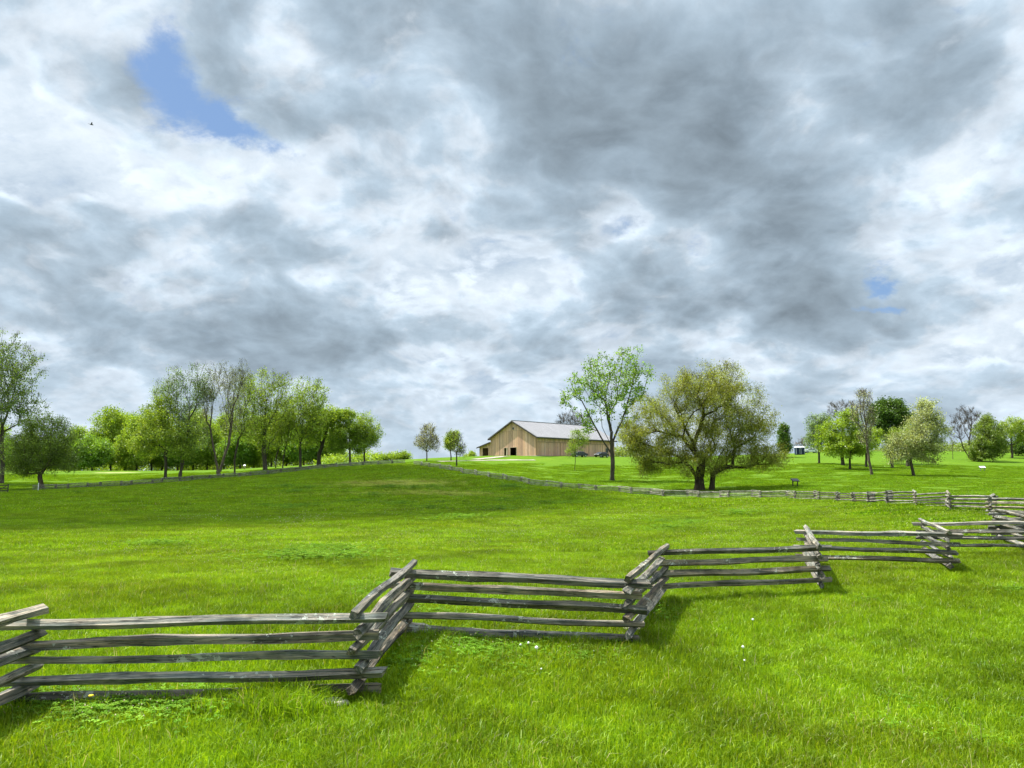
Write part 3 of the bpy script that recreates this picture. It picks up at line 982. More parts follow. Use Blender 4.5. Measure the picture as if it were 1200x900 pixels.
MIDG2 = [(0.097, 0.161, 0.037), (0.145, 0.222, 0.046), (0.193, 0.269, 0.059)]
def tree(name, label, base, ells, trunks, foot, npts=260, leaves=None, twigs=None, bf=0.25, zw=0.75, start=0.25, group=None, cat='tree', bark=(1, 1, 1), depth=1.0,
         tip=0.02, seed=None, dist=None, twig_w=0.02, shell=0.45):
    """everything is given where it shows in the picture and built at the tree's own distance:
       ells (px,py,rx,ry[,share]), trunks [(px,py),...] from the foot up, foot radius in metres"""
    seed = seed if seed is not None else (int(base[0] * 13 + base[1] * 7))
    rng = np.random.default_rng(seed)
    B = hit(base[0], base[1], dist or 180) if dist is None else Vector((at(base[0], base[1], dist)[0], dist, 0))
    B.z = g1(B.x, B.y)
    d = B.y
    def loc(px, py, dy=0.0):
        x, y, z = at(px, py, d)
        return np.array([x - B.x, dy, z - B.z])
    pts, wts = [], np.array([e[4] if len(e) > 4 else e[2] * e[3] for e in ells], float)
    wts /= wts.sum()
    for e, w in zip(ells, wts):
        k = max(3, int(round(npts * w)))
        v = rng.normal(0, 1, (k, 3)); v /= np.linalg.norm(v, axis=1, keepdims=True)
        v *= (rng.random((k, 1)) ** shell)
        c = loc(e[0], e[1])
        rx, rz = e[2] * d / FPX, e[3] * d / FPX
        c[1] = (rng.random() - 0.5) * rx * 0.5
        pts.append(c + v * np.array([rx, rx * 0.95 * depth, rz]))
    pts = np.vstack(pts)
    pts = pts[pts[:, 2] > 0.3]
    tl = []
    for tr in trunks:
        q = [loc(*p) for p in tr]
        if abs(tr[0][1] - base[1]) < 1.5:
            q[0] = np.array([q[0][0], 0, -0.25])
        off = 0.0
        fine_ = [q[0]]
        for a, b in zip(q[:-1], q[1:]):
            L = np.linalg.norm(b - a); k = max(1, int(L / 0.9))
            for i in range(1, k + 1):
                off += rng.normal(0, 0.06)
                p = a + (b - a) * i / k
                p[1] = off + (p[1]); p[0] += rng.normal(0, 0.035)
                fine_.append(p)
        tl.append(fine_)
    H = max(p[2] for p in pts)
    st = start * H
    P_, par, plen, n0 = mst_tree(tl, pts, bf, zw, st)
    lm, Q, kids = limb_mesh('trunk', P_, par, n0, tip, foot, twigs, rng, twig_w, bark)
    t = empty(name, B)
    tag(t, label, cat, group)
    link_mesh('trunk', lm, None, t)
    if leaves:
        sel = Q[n0:]
        if leaves.get('top'):        # leaves thin out towards the top
            hz_ = (sel[:, 2] / H)
            keep = rng.random(len(sel)) < np.clip(1.0 - leaves['top'] * np.clip((hz_ - leaves.get('from', .5)) / (1 - leaves.get('from', .5)), 0, 1), 0.03, 1)
            sel = sel[keep]
        cm = leaf_mesh('crown', sel, leaves['n'], leaves['sig'], leaves['size'], leaves.get('asp', 0.6), leaves['col'], rng, leaves.get('up', 0.0), leaves.get('var', .25), leaves.get('flat', 0))
        link_mesh('crown', cm, None, t)
    return t

def LV(col, n=40, sig=0.55, size=0.32, asp=0.6, **k):
    return dict(col=col, n=int(n * 1.5), sig=sig, size=size, asp=asp, **k)
ROW = 'tall trees in the row behind the left fence'
FARR = 'trees on the mown lawn at right'
# --- left edge
tree('elm_tree', 'tallest dark upright tree cut by the left edge of the picture', (3, 554), [(2, 425, 42, 38), (22, 440, 32, 40), (-20, 450, 40, 50), (10, 480, 40, 28), (30, 480, 26, 26)],
     [[(3, 554), (4, 520), (3, 490), (6, 460), (4, 420)], [(3, 540), (3, 500), (16, 462), (26, 425)]], 0.42, 460, LV(MIDG2, 24, .5, .30), dict(n=2600, len=1.3, up=.8, follow=.9), zw=.5, bf=.2, start=.2, dist=140, twig_w=.022)
tree('crab_apple_tree', 'low rounded dark olive tree with a short leaning trunk at far left', (50, 573), [(52, 520, 34, 36), (75, 525, 20, 30), (30, 530, 28, 28), (28, 545, 20, 18), (80, 542, 14, 12), (50, 498, 22, 14)],
     [[(50, 573), (47, 560), (46, 550), (50, 535)], [(48, 560), (42, 545), (32, 530)], [(47, 556), (58, 542), (70, 530)]], 0.42, 520, LV(DARKOL, 40, .42, .24, .5), dict(n=1500, len=.8, up=.25), start=.18, bark=(1.3, 1.2, 1.0))
# --- the row behind the left fence
tree('maple_tree', 'round olive-green tree with forked trunk, leftmost of the row behind the left fence', (194, 560), [(190, 500, 30, 32), (172, 515, 22, 25), (210, 515, 24, 26), (190, 480, 18, 16), (168, 526, 14, 10), (214, 528, 14, 12)],
     [[(194, 560), (194, 545), (193, 530), (186, 515), (176, 495)], [(194, 532), (203, 515), (208, 490)]], 0.33, 420, LV(MIDG, 34, .5, .30), dict(n=1200, len=.9), group=ROW, start=.34)
tree('cottonwood_tree', 'tall dark double-topped tree with sparse grey leaves in the left row', (211, 559), [(206, 452, 13, 26), (232, 448, 16, 24), (190, 460, 14, 18), (216, 480, 20, 24), (238, 462, 14, 16), (225, 510, 20, 20)],
     [[(211, 559), (213, 540), (211, 510), (208, 480), (206, 440)], [(212, 552), (219, 520), (221, 490), (222, 455), (226, 432)]], 0.38, 420, LV(BLUEG, 17, .5, .26), dict(n=1400, len=1.1, up=.9, follow=.9), zw=.5, group=ROW, start=.4, twig_w=.02, bark=(1.5, 1.45, 1.4))
tree('poplar_tree', 'tall nearly leafless tree whose stems spread in a V in the left row', (257, 557), [(262, 445, 25, 22), (245, 465, 14, 28), (275, 455, 18, 24), (285, 440, 12, 16), (240, 490, 8, 20), (270, 490, 14, 20)],
     [[(257, 557), (254, 545), (245, 525), (241, 495), (243, 475)], [(255, 548), (250, 525), (246, 500), (250, 470), (252, 450)], [(258, 552), (263, 530), (265, 500), (264, 465), (262, 440)], [(260, 545), (268, 520), (272, 490), (274, 460)]], 0.42, 360,
     LV(GREYG, 11, .5, .24), dict(n=1500, len=1.1, up=.9, follow=.9), zw=.45, group=ROW, start=.4, twig_w=.02, bark=(1.6, 1.55, 1.5))
tree('ash_tree', 'slim tree with slightly bent trunk just right of the V-shaped tree', (275, 555), [(280, 480, 16, 24), (290, 500, 14, 20), (272, 505, 12, 16), (288, 455, 14, 16)],
     [[(275, 555), (275, 540), (278, 520), (282, 500), (279, 475)], [(279, 515), (290, 498), (297, 485)]], 0.22, 240, LV(YGREEN, 14, .5, .28), dict(n=1400, len=.9, up=.7), zw=.55, group=ROW, start=.35)
tree('oak_tree', 'broad tall oak with rounded airy top in the middle of the left row', (311, 551), [(312, 460, 28, 30), (298, 485, 22, 28), (326, 480, 20, 30), (310, 510, 26, 20), (330, 448, 12, 14), (292, 455, 14, 18)],
     [[(311, 551), (309, 530), (306, 505), (302, 480), (300, 460)], [(311, 545), (316, 515), (319, 490), (322, 465)], [(309, 530), (310, 500), (312, 470)]], 0.55, 480, LV(MIDG, 20, .55, .30, top=.35), dict(n=2600, len=1.0, up=.6), zw=.6, group=ROW, start=.25)
tree('young_maple_tree', 'thin leaning sapling-like tree right of the broad oak in the left row', (323, 549), [(326, 510, 12, 18), (332, 495, 12, 16)],
     [[(323, 549), (324, 535), (329, 520), (332, 500)]], 0.14, 130, LV(YGREEN, 16, .5, .3), dict(n=500, len=.8), group=ROW, start=.3)
tree('young_maple_tree', 'thin straight tree between the broad oak and the dense olive oak', (331, 549), [(336, 505, 12, 20), (342, 490, 10, 14)],
     [[(331, 549), (332, 535), (336, 520), (340, 500)]], 0.15, 130, LV(MIDG, 18, .5, .3), dict(n=500, len=.8), group=ROW, start=.3)
tree('oak_tree', 'dense olive-topped oak with a straight dark trunk near the right of the left row', (352, 547), [(358, 468, 26, 28), (345, 485, 20, 24), (368, 490, 18, 24), (352, 510, 22, 16), (372, 460, 12, 14)],
     [[(352, 547), (352, 525), (352, 505), (354, 480), (356, 460)], [(352, 520), (362, 495), (368, 470)], [(352, 515), (343, 495), (338, 480)]], 0.34, 440, LV(YGREEN, 24, .5, .30, top=.3), dict(n=2200, len=1.0, up=.6), zw=.6, group=ROW, start=.3)
tree('thick_oak_tree', 'stout thick-trunked yellow-green tree behind the end of the left row', (374, 543.5), [(376, 495, 20, 22), (385, 490, 10, 16), (365, 510, 12, 14)],
     [[(374, 543.5), (374, 530), (370, 515), (366, 500)], [(374, 532), (380, 515), (384, 500)]], 0.55, 300, LV(YGREEN, 30, .55, .32), dict(n=700, len=.9), group=ROW, start=.3)
tree('linden_tree', 'bright yellow-green rounded tree, second from the right end of the left row', (410, 543), [(408, 500, 22, 22), (400, 515, 16, 18), (420, 515, 14, 18), (402, 487, 14, 10), (395, 520, 10, 10)],
     [[(410, 543), (410, 525), (409, 505), (408, 490)]], 0.28, 250, LV(YGREEN, 52, .42, .32), dict(n=700, len=.8), group=ROW, start=.25)
tree('birch_tree', 'pale green oval tree at the right end of the left row', (427, 541.8), [(428, 505, 18, 22), (436, 512, 12, 16), (424, 520, 14, 12)],
     [[(427, 541.8), (427, 525), (428, 508), (428, 490)]], 0.24, 300, LV(YGREEN, 26, .45, .28), dict(n=900, len=.8), group=ROW, start=.25)
# --- saplings on the crest
tree('bare_maple_tree', 'small pale leafless oval tree alone on the crest left of the barn', (500, 540), [(501, 515, 14, 15), (501, 503, 9, 9), (507, 520, 10, 10), (493, 520, 9, 9)],
     [[(500, 540), (500, 530), (501, 518), (502, 505)]], 0.16, 260, LV(GREYG, 12, .3, .20), dict(n=2600, len=.8, up=.6), start=.2, twig_w=.018, bark=(1.6, 1.5, 1.4))
tree('maple_tree', 'small dark green tree on the crest half hidden behind a leafless sapling', (528.5, 539.6), [(529, 515, 9, 11), (527, 520, 8, 8), (533, 512, 6, 8)],
     [[(528.5, 539.6), (528, 530), (528, 520), (529, 510)]], 0.16, 160, LV(MIDG, 30, .3, .24), dict(n=700, len=.6), start=.25, dist=178)
tree('sapling', 'slender leafless sapling in front of the small dark green tree by the gravel path', (535, 547), [(536, 523, 9, 12), (540, 528, 7, 9), (534, 515, 7, 8)],
     [[(535, 547), (535, 538), (535, 530), (536, 518)]], 0.15, 150, LV(MIDG, 4, .3, .2), dict(n=1200, len=.7, up=.6), start=.3, twig_w=.018, bark=(.8, .8, .85))
tree('sapling', 'young yellow-green sapling on the lawn in front of the long barn wall', (673.5, 551.5), [(676, 520, 11, 12), (682, 515, 9, 10), (668, 528, 7, 8), (676, 508, 7, 6)],
     [[(673.5, 551.5), (674, 540), (674, 530), (676, 515)]], 0.07, 200, LV(YGREEN, 16, .28, .2, .4), dict(n=500, len=.6), start=.35)
tree('bare_tree', 'leafless crown rising behind the ridge of the barn roof', (672, 534), [(670, 492, 16, 10), (680, 496, 14, 10), (660, 498, 10, 7)],
     [[(672, 534), (672, 515), (671, 500), (671, 490)]], 0.3, 170, None, dict(n=1600, len=1.6, up=.5), dist=246, start=.4, twig_w=.035, bark=(1.3, 1.3, 1.4))
# --- the pair in front of the barn
tree('walnut_tree', 'tall open tree with long bare limbs and small fresh green leaves beside the barn', (717.5, 563), [(715, 435, 36, 24), (690, 450, 28, 22), (740, 440, 26, 26), (665, 468, 14, 14), (712, 470, 34, 22), (745, 465, 18, 20), (735, 415, 20, 8), (690, 495, 16, 18), (738, 495, 14, 18)],
     [[(717.5, 563), (717.5, 540), (717, 520), (716, 500), (716, 470), (718, 440)], [(717, 533), (704, 512), (692, 490), (682, 470), (668, 462)], [(717, 525), (706, 500), (702, 470), (700, 445)], [(717, 520), (728, 495), (736, 470), (744, 440)], [(716, 505), (710, 475), (710, 445)]],
     0.40, 360, LV(FRESH, 15, .34, .34, .6), dict(n=900, len=.9, up=.4), zw=.55, bf=.15, start=.22, tip=.024)
tree('osage_orange_tree', 'wide twisting olive-brown tree with several trunks and drooping limbs behind the fence', (824, 574.5), [(828, 450, 44, 26), (800, 455, 26, 26), (850, 445, 26, 20), (770, 490, 36, 30), (830, 500, 56, 36), (880, 500, 32, 34), (900, 535, 24, 22), (775, 530, 40, 24),
     (755, 540, 20, 18), (860, 535, 36, 22), (815, 540, 36, 20), (850, 470, 44, 26), (742, 515, 18, 22, 700)],
     [[(820, 574.5), (820, 560), (822, 540), (826, 515), (832, 490), (838, 460)], [(820, 566), (810, 548), (795, 535), (778, 528), (755, 520)], [(834, 574), (835, 555), (842, 535), (862, 510), (880, 490)], [(822, 550), (812, 520), (800, 495), (790, 475), (800, 450)],
      [(834, 556), (850, 547), (875, 548), (895, 540)], [(822, 540), (800, 512), (770, 505), (745, 512)]],
     0.80, 1100, LV(OLIVE, 74, .46, .28, .24, up=.5, top=.4, var=.15), dict(n=5000, len=.95, up=.6), zw=.8, bf=.2, start=.12, depth=.95, twig_w=.017, bark=(.75, .7, .62))
# --- right-hand lawn
tree('spruce_tree', 'small dark evergreen right behind the wide olive tree', (919, 532.5), [(919, 522, 8, 10), (918, 510, 6, 9), (919, 502, 4, 5)],
     [[(919, 532.5), (919, 518), (919, 500)]], 0.18, 150, LV(DEEP, 46, .4, .34), None, dist=205, start=.08)
tree('young_ash_tree', 'airy bluish-green upright tree behind the bright round tree at right', (960, 543.5), [(955, 502, 10, 17), (962, 508, 10, 16), (950, 515, 8, 10), (966, 492, 7, 8)],
     [[(960, 543.5), (960, 525), (958, 508), (957, 492)]], 0.26, 240, LV(BLUEG, 18, .42, .28), dict(n=900, len=.8, up=.8), zw=.55, group=FARR, start=.25)
tree('maple_tree', 'bright green round-headed tree on the right-hand lawn', (996, 550), [(990, 503, 26, 22), (975, 515, 20, 20), (1005, 515, 22, 18), (985, 525, 24, 12), (1012, 525, 14, 12), (995, 490, 16, 11)],
     [[(996, 550), (996, 535), (995, 522), (990, 508)], [(996, 532), (1004, 518), (1010, 508)], [(996, 530), (982, 520), (974, 512)]], 0.24, 330, LV(BRIGHT, 44, .36, .30), dict(n=800, len=.7), group=FARR, start=.2)
tree('poplar_tree', 'tall thin leaning nearly leafless tree among the rounder trees at right', (1022, 556.5), [(1013, 475, 10, 18), (1012, 462, 8, 9), (1004, 485, 8, 14), (1020, 490, 8, 16), (1014, 510, 9, 16)],
     [[(1022, 556.5), (1018, 540), (1016, 520), (1014, 495), (1012, 470), (1011, 458)]], 0.25, 230, LV(GREYG, 6, .35, .22), dict(n=1500, len=.9, up=.8, follow=.9), zw=.5, group=FARR, start=.3, twig_w=.018, bark=(1.7, 1.65, 1.6))
tree('oak_tree', 'dark green dense-crowned tree behind the leaning thin tree at right', (1045, 543.5), [(1043, 485, 22, 16), (1030, 492, 14, 14), (1056, 492, 14, 14), (1043, 505, 18, 12), (1036, 475, 12, 8), (1050, 473, 10, 7)],
     [[(1045, 543.5), (1045, 525), (1044, 508), (1042, 490)], [(1045, 524), (1054, 505), (1058, 495)]], 0.45, 360, LV(DEEP, 44, .5, .34), dict(n=600, len=.8), group=FARR, start=.3)
tree('willow_tree', 'pale blossom-white and green tree with a crooked trunk, front of the right-hand group', (1071, 557.5), [(1085, 490, 20, 22), (1072, 510, 24, 20), (1055, 520, 18, 16), (1095, 508, 15, 24), (1090, 530, 16, 16), (1050, 535, 12, 12), (1088, 475, 12, 10), (1074, 530, 18, 12)],
     [[(1071, 557.5), (1068, 545), (1066, 534), (1058, 520)], [(1067, 540), (1073, 525), (1082, 505), (1087, 485)]], 0.28, 480, LV(PALE, 30, .42, .28, .5), dict(n=1200, len=.8), group=FARR, start=.2)
tree('locust_tree', 'dark trunk and thin green crown behind the pale tree, left of its crooked trunk', (1045.5, 545.5), [(1044, 522, 8, 14), (1050, 512, 10, 10)],
     [[(1045.5, 545.5), (1046, 530), (1046, 515)]], 0.3, 120, LV(MIDG, 22, .4, .3), dict(n=300, len=.8), dist=158, start=.3)
tree('locust_tree', 'stout dark trunk standing right behind the pale tree at right', (1064, 544.5), [(1062, 515, 10, 16), (1072, 505, 10, 12)],
     [[(1064, 544.5), (1063, 530), (1063, 512)]], 0.36, 120, LV(MIDG, 22, .4, .3), dict(n=300, len=.8), dist=164, start=.3)
tree('locust_tree', 'thick dark trunk low behind the bright green round-headed tree', (988, 543.8), [(985, 525, 12, 12), (995, 518, 12, 10)],
     [[(988, 543.8), (987, 532), (985, 520)]], 0.4, 130, LV(BRIGHT, 26, .4, .3), dict(n=200, len=.8), dist=165, start=.3)
tree('locust_tree', 'dark straight trunk seen between the leaning thin tree and the bright tree', (1015, 545), [(1014, 520, 12, 16), (1024, 512, 9, 12)],
     [[(1015, 545), (1015, 530), (1014, 515)]], 0.28, 130, LV(BRIGHT, 24, .4, .3), dict(n=200, len=.8), dist=160, start=.3)
tree('bare_tree', 'grey leafless tree behind the bright round tree at right, top showing above it', (990, 534), [(985, 478, 16, 10), (998, 480, 10, 8), (975, 486, 8, 7)],
     [[(990, 534), (989, 510), (987, 490), (986, 478)]], 0.3, 160, None, dict(n=1300, len=1.2, up=.6), dist=235, start=.5, twig_w=.03, bark=(1.4, 1.4, 1.5))
tree('bare_tree', 'low pale bare tree behind the portable toilets', (942, 532), [(938, 520, 7, 6), (944, 518, 5, 5)], [[(942, 532), (940, 524), (939, 517)]], 0.16, 70, None, dict(n=500, len=1.1, up=.5), dist=250, start=.2, twig_w=.03, bark=(2.4, 2.3, 2.2))
tree('bare_oak_tree', 'grey leafless leaning tree left of the broad dark bush at right', (1139, 538), [(1125, 497, 14, 16), (1140, 492, 12, 14), (1130, 485, 14, 8), (1120, 510, 9, 9), (1143, 510, 7, 12)],
     [[(1139, 538), (1130, 527), (1125, 513), (1125, 495)], [(1136, 533), (1136, 515), (1138, 495)]], 0.3, 260, None, dict(n=2600, len=.9, up=.6), zw=.7, start=.3, twig_w=.024, bark=(1.0, .95, .95), dist=196)
tree('dark_bush', 'broad dark bushy evergreen standing on the lawn near the right edge', (1150, 540.8), [(1157, 512, 17, 20), (1150, 525, 16, 14), (1166, 520, 12, 16), (1157, 495, 9, 9), (1150, 535, 13, 6)],
     [[(1146, 540.8), (1148, 530), (1152, 515), (1156, 500)], [(1148, 540.8), (1152, 528), (1162, 515)]], 0.42, 420, LV(DARKOL, 52, .42, .32, .5), dict(n=1500, len=.8), start=.1, cat='bush')
tree('oak_tree', 'dark green wide-limbed tree at the right edge beyond the dark bush', (1186, 536.5), [(1188, 500, 16, 11), (1178, 508, 12, 12), (1198, 510, 12, 14), (1195, 496, 9, 6)],
     [[(1186, 536.5), (1185, 522), (1184, 508), (1186, 497)]], 0.3, 240, LV(MIDG, 24, .4, .32), dict(n=500, len=.9), start=.3)
tree('evergreen_shrub', 'dark green shrub at the right edge under the wide-limbed tree', (1194, 536), [(1194, 524, 10, 9), (1200, 520, 9, 10)], [[(1194, 536), (1194, 530), (1195, 522)]], 0.15, 120, LV(DEEP, 44, .4, .34), None, start=.1, cat='bush', dist=212)
tree('thin_sapling', 'thin dark bare sapling standing alone left of the leafless leaning tree', (1116.5, 538), [(1116.5, 518, 2.5, 5)], [[(1116.5, 538), (1116.5, 528), (1116.5, 516)]], 0.07, 20, None, dict(n=90, len=.6, up=.5), start=.5)
tree('bush', 'green rounded bush on the skyline right of the left row', (470, 543), [(462, 537, 10, 6), (474, 536, 10, 6), (455, 538, 8, 5)], [[(466, 543), (466, 538), (466, 534)]], .12, 150, LV(BRIGHT, 36, .45, .34), dict(n=300, len=.7), dist=205, start=.1, cat='bush')
tree('bush', 'low green bush on the skyline between the crest saplings and the barn', (552, 538), [(552, 534, 5, 4), (548, 536, 4, 3)], [[(552, 538), (552, 535), (552, 532)]], .1, 60, LV(MIDG, 30, .4, .32), None, dist=225, start=.1, cat='bush')

# --- the bright wood behind the left lawn: one tree of each kind, then copies
WOOD = 'bright spring trees of the wood behind the left lawn'
kinds = []
kinds.append(tree('wood_tree', 'tall bright green tree in the wood behind the left lawn, nearest the low dark tree', (130, 550.5), [(130, 505, 22, 25), (120, 520, 18, 18), (142, 520, 18, 18), (132, 490, 14, 12), (130, 535, 18, 10)],
     [[(130, 550.5), (130, 535), (130, 515), (131, 495)]], .32, 380, LV(BRIGHT, 40, .75, .46), dict(n=500, len=1.0), group=WOOD, dist=228, start=.12))
kinds.append(tree('wood_tree', 'paler yellow-green full tree in the wood, left of the leftmost row tree', (160, 550.3), [(158, 515, 18, 22), (168, 520, 16, 20), (150, 530, 14, 14), (160, 500, 12, 12), (162, 538, 14, 8)],
     [[(160, 550.3), (160, 535), (160, 515), (160, 500)]], .32, 360, LV(YGREEN, 40, .75, .46), dict(n=500, len=1.0), group=WOOD, dist=222, start=.12))
kinds.append(tree('wood_tree', 'low pale-leaved tree at the near edge of the wood beside the low dark tree', (108, 551), [(108, 525, 18, 16), (98, 530, 14, 14), (118, 532, 14, 14), (108, 541, 14, 6)],
     [[(108, 551), (108, 540), (108, 525)]], .28, 330, LV(FRESH, 40, .75, .46), dict(n=400, len=1.0), group=WOOD, dist=216, start=.1))
def copy_thing(o, loc, rz, s, label=None):
    c = o.copy(); COL.objects.link(c)
    c.location = loc; c.rotation_euler = (0, 0, rz); c.scale = (s, s, s)
    if label: c['label'] = label
    for ch in o.children:
        d = ch.copy(); COL.objects.link(d); d.parent = c
    return c
rw = random.Random(11)
for i, (px, d, k, s) in enumerate([(88, 236, 1, .9), (146, 240, 0, .98), (178, 232, 0, .95), (190, 244, 1, 1.05), (208, 226, 2, 1.15), (226, 238, 0, 1.0), (243, 230, 1, .95), (262, 240, 0, .95), (281, 226, 2, 1.1), (297, 238, 1, 1.05), (318, 228, 0, .9), (336, 236, 1, .98), (356, 224, 2, 1.1),
                                  (374, 232, 0, .80), (392, 226, 1, .75), (60, 226, 2, 1.0), (35, 232, 1, .8), (12, 226, 2, 1.0), (-12, 236, 0, .9)]):
    x = at(px, 550, d)[0]
    copy_thing(kinds[k], (x, d, g1(x, d)), rw.uniform(0, 6.28), s,
               'bright green tree of the wood showing between the trunks of the left row' if px > 170 else 'bright green tree of the wood behind the left lawn, left of the row')

# ------------------------------------------------------------------ undergrowth and hedgerows that read as one mass
def mass(name, spec, cols, n, size, seed, label):
    rng = np.random.default_rng(seed)
    C = []
    for px0, px1, d0, d1, hmax, k in spec:
        for _ in range(k):
            px, d = rng.uniform(px0, px1), rng.uniform(d0, d1)
            x = at(px, 548, d)[0]
            h = hmax * rng.uniform(.35, 1.0)
            for _ in range(5):
                xx, yy_ = x + rng.normal(0, 1.2), d + rng.normal(0, .8)
                C.append((xx, yy_, h * rng.random() ** .8))
    C = np.array(C); C[:, 2] += ground(C[:, 0], C[:, 1])
    me = leaf_mesh(name, C, n, .7, size, .6, cols, rng)
    o = link_mesh(name, me)
    tag(o, label, name.replace('_', ' '), None, 'stuff')
mass('undergrowth', [(-60, 440, 236, 262, 6.0, 240), (60, 400, 246, 262, 9.0, 120), (380, 450, 200, 215, 2.2, 26)], YGREEN, 30, .55, 5, 'tangled green undergrowth and far crowns behind the trees of the left lawn')
mass('hedgerow_shrubbery', [(1075, 1240, 236, 256, 3.2, 110), (940, 1075, 262, 275, 3.0, 46), (722, 778, 232, 246, 3.6, 26)], [MIDG[0], DARKOL[2], GREYG[0]], 30, .5, 6, 'low grey-green hedgerow along the skyline from the barn to the right edge')

# ------------------------------------------------------------------ small things on the lawns
def lectern(name, label, px, py, w, h, body, face, rz, dist=None, legs=2):
    q = hit(px, py) if dist is None else Vector((at(px, py, dist)[0], dist, 0))
    q.z = g1(q.x, q.y)
    t = empty(name, q, rz)
    tag(t, label, 'sign')
    xs = (-w * 0.33, w * 0.33) if legs == 2 else (0.0,)
    for x in xs:
        b = MB(); b.box((x - .05, -.06, -.2), (x + .05, .06, h * 0.82)); b.build('leg', body, t)
    Mx = Matrix.Translation((0, 0, h * 0.88)) @ Matrix.Rotation(math.radians(32), 4, 'X')
    b = MB(); b.box((-w / 2, -.32, -.04), (w / 2, .32, .04), M=Mx); fr_ = b.build('sign_frame', body, t)
    b = MB(); b.box((-w / 2 + .05, -.27, .041), (w / 2 - .05, .27, .052), M=Mx); b.build('sign_panel', face, t)
    return t
M_BLACK = flat_mat('black_painted_steel', (.018, .017, .016), 0.5, 0.2)
M_SLATE = flat_mat('dark_sign_face', (.03, .03, .035), 0.35, 0.3)
lectern('lectern_sign', 'dark lectern-style sign on two legs behind the fence, right of the wide olive tree', 932, 570.5, 1.05, 1.0, M_BLACK, M_SLATE, 0.25)
lectern('lectern_sign', 'small white-topped lectern sign on the lawn in front of the dark bush', 1151.5, 552, 1.1, 0.85, flat_mat('grey_steel', (.2, .2, .2), .5, .1), M_WHITE, -0.1)
lectern('lectern_sign', 'tiny sign with a white face under the trees between the bent ash and broad oak', 286.5, 548.5, 0.55, 1.0, M_BLACK, M_WHITE, 0.3, legs=1)

# picnic table under the trees
q = hit(361, 545.3)
t = empty('picnic_table', q, 0.15)
tag(t, 'reddish-brown picnic table under the trees left of the stout thick trunk', 'table')
M_REDWOOD = flat_mat('red_brown_planks', (.12, .055, .035), .8, .25)
b = MB()
for k in range(5): b.box((-1.3, -.38 + k * .155, .72), (1.3, -.38 + k * .155 + .14, .765))
b.build('table_top', M_REDWOOD, t)
for s in (-1, 1):
    b = MB()
    for k in range(2): b.box((-1.3, s * .72 - .15 + k * .16, .43), (1.3, s * .72 - .01 + k * .16, .47))
    b.build('bench', M_REDWOOD, t)
    for u in (-1, 1):
        b = MB(); x = s * .95
        b.hexa([(x - .04, u * .62 - .05, -.1), (x + .04, u * .62 - .05, -.1), (x + .04, u * .62 + .05, -.1), (x - .04, u * .62 + .05, -.1), (x - .04, u * .2 - .05, .715), (x + .04, u * .2 - .05, .715), (x + .04, u * .2 + .05, .715), (x - .04, u * .2 + .05, .715)])
        b.build('leg', M_REDWOOD, t)
    b = MB(); b.box((s * .95 - .085, -.86, .34), (s * .95 - .045, .86, .425)); b.build('crossbar', M_REDWOOD, t)

# white marker stake
q = hit(44.5, 575.5)
b = MB(); b.tube([(0, 0, -.2), (0.01, 0, .8), (.02, 0, 1.15)], [.06, .06, .055], 8); b.tube([(.02, 0, 1.13), (.021, 0, 1.2)], [.072, .05], 8)
mk_ = b.build('marker_post', M_WHITE, None, q)
tag(mk_, 'thin white marker post beside the trunk of the low dark tree at far left', 'post')

# portable toilets
M_BLUE = flat_mat('navy_plastic', (.012, .030, .075), .45, .15)
M_NAVY2 = flat_mat('dark_blue_door', (.008, .02, .055), .45, .15)
M_LGREY = flat_mat('light_grey_plastic', (.42, .46, .50), .5, .1)
def toilet(px, dist, rz, label):
    x = at(px, 533, dist)[0]
    t = empty('portable_toilet', (x, dist, g1(x, dist)), rz)
    tag(t, label, 'toilet', 'portable toilets on the right-hand lawn')
    b = MB(); b.box((-.58, -.58, .0), (.58, .58, .12)); b.build('skid', M_BLACK, t)
    b = MB(); b.box((-.55, -.52, .12), (.55, .55, 2.05))
    for k in range(5): b.box((-.565, -.4 + k * .2, .2), (-.548, -.32 + k * .2, 1.95)); b.box((.548, -.4 + k * .2, .2), (.565, -.32 + k * .2, 1.95))
    b.build('wall', M_BLUE, t)
    for s in (-1, 1):
        b = MB(); b.box((s * .53 - .05, -.58, .12), (s * .53 + .05, -.525, 2.05)); b.build('corner_post', M_LGREY, t)
    b = MB(); b.box((-.40, -.56, .2), (.40, -.523, 1.95)); dr = b.build('door', M_NAVY2, t)
    b = MB(); b.box((.26, -.60, 1.0), (.34, -.562, 1.14)); b.build('handle', M_LGREY, dr)
    b = MB(); b.hexa([(-.62, -.62, 2.052), (.62, -.62, 2.052), (.62, .62, 2.052), (-.62, .62, 2.052), (-.5, -.3, 2.32), (.5, -.3, 2.32), (.5, .3, 2.32), (-.5, .3, 2.32)]); b.build('roof', M_WHITE, t)
    b = MB(); b.tube([(.35, .35, 2.1), (.35, .35, 2.6)], .05, 8); b.build('vent_pipe', M_LGREY, t)
toilet(934.4, 221, .1, 'dark blue portable toilet with white roof, left one of the pair on the lawn')
toilet(940.0, 221, .1, 'dark blue portable toilet with white roof, right one of the pair on the lawn')

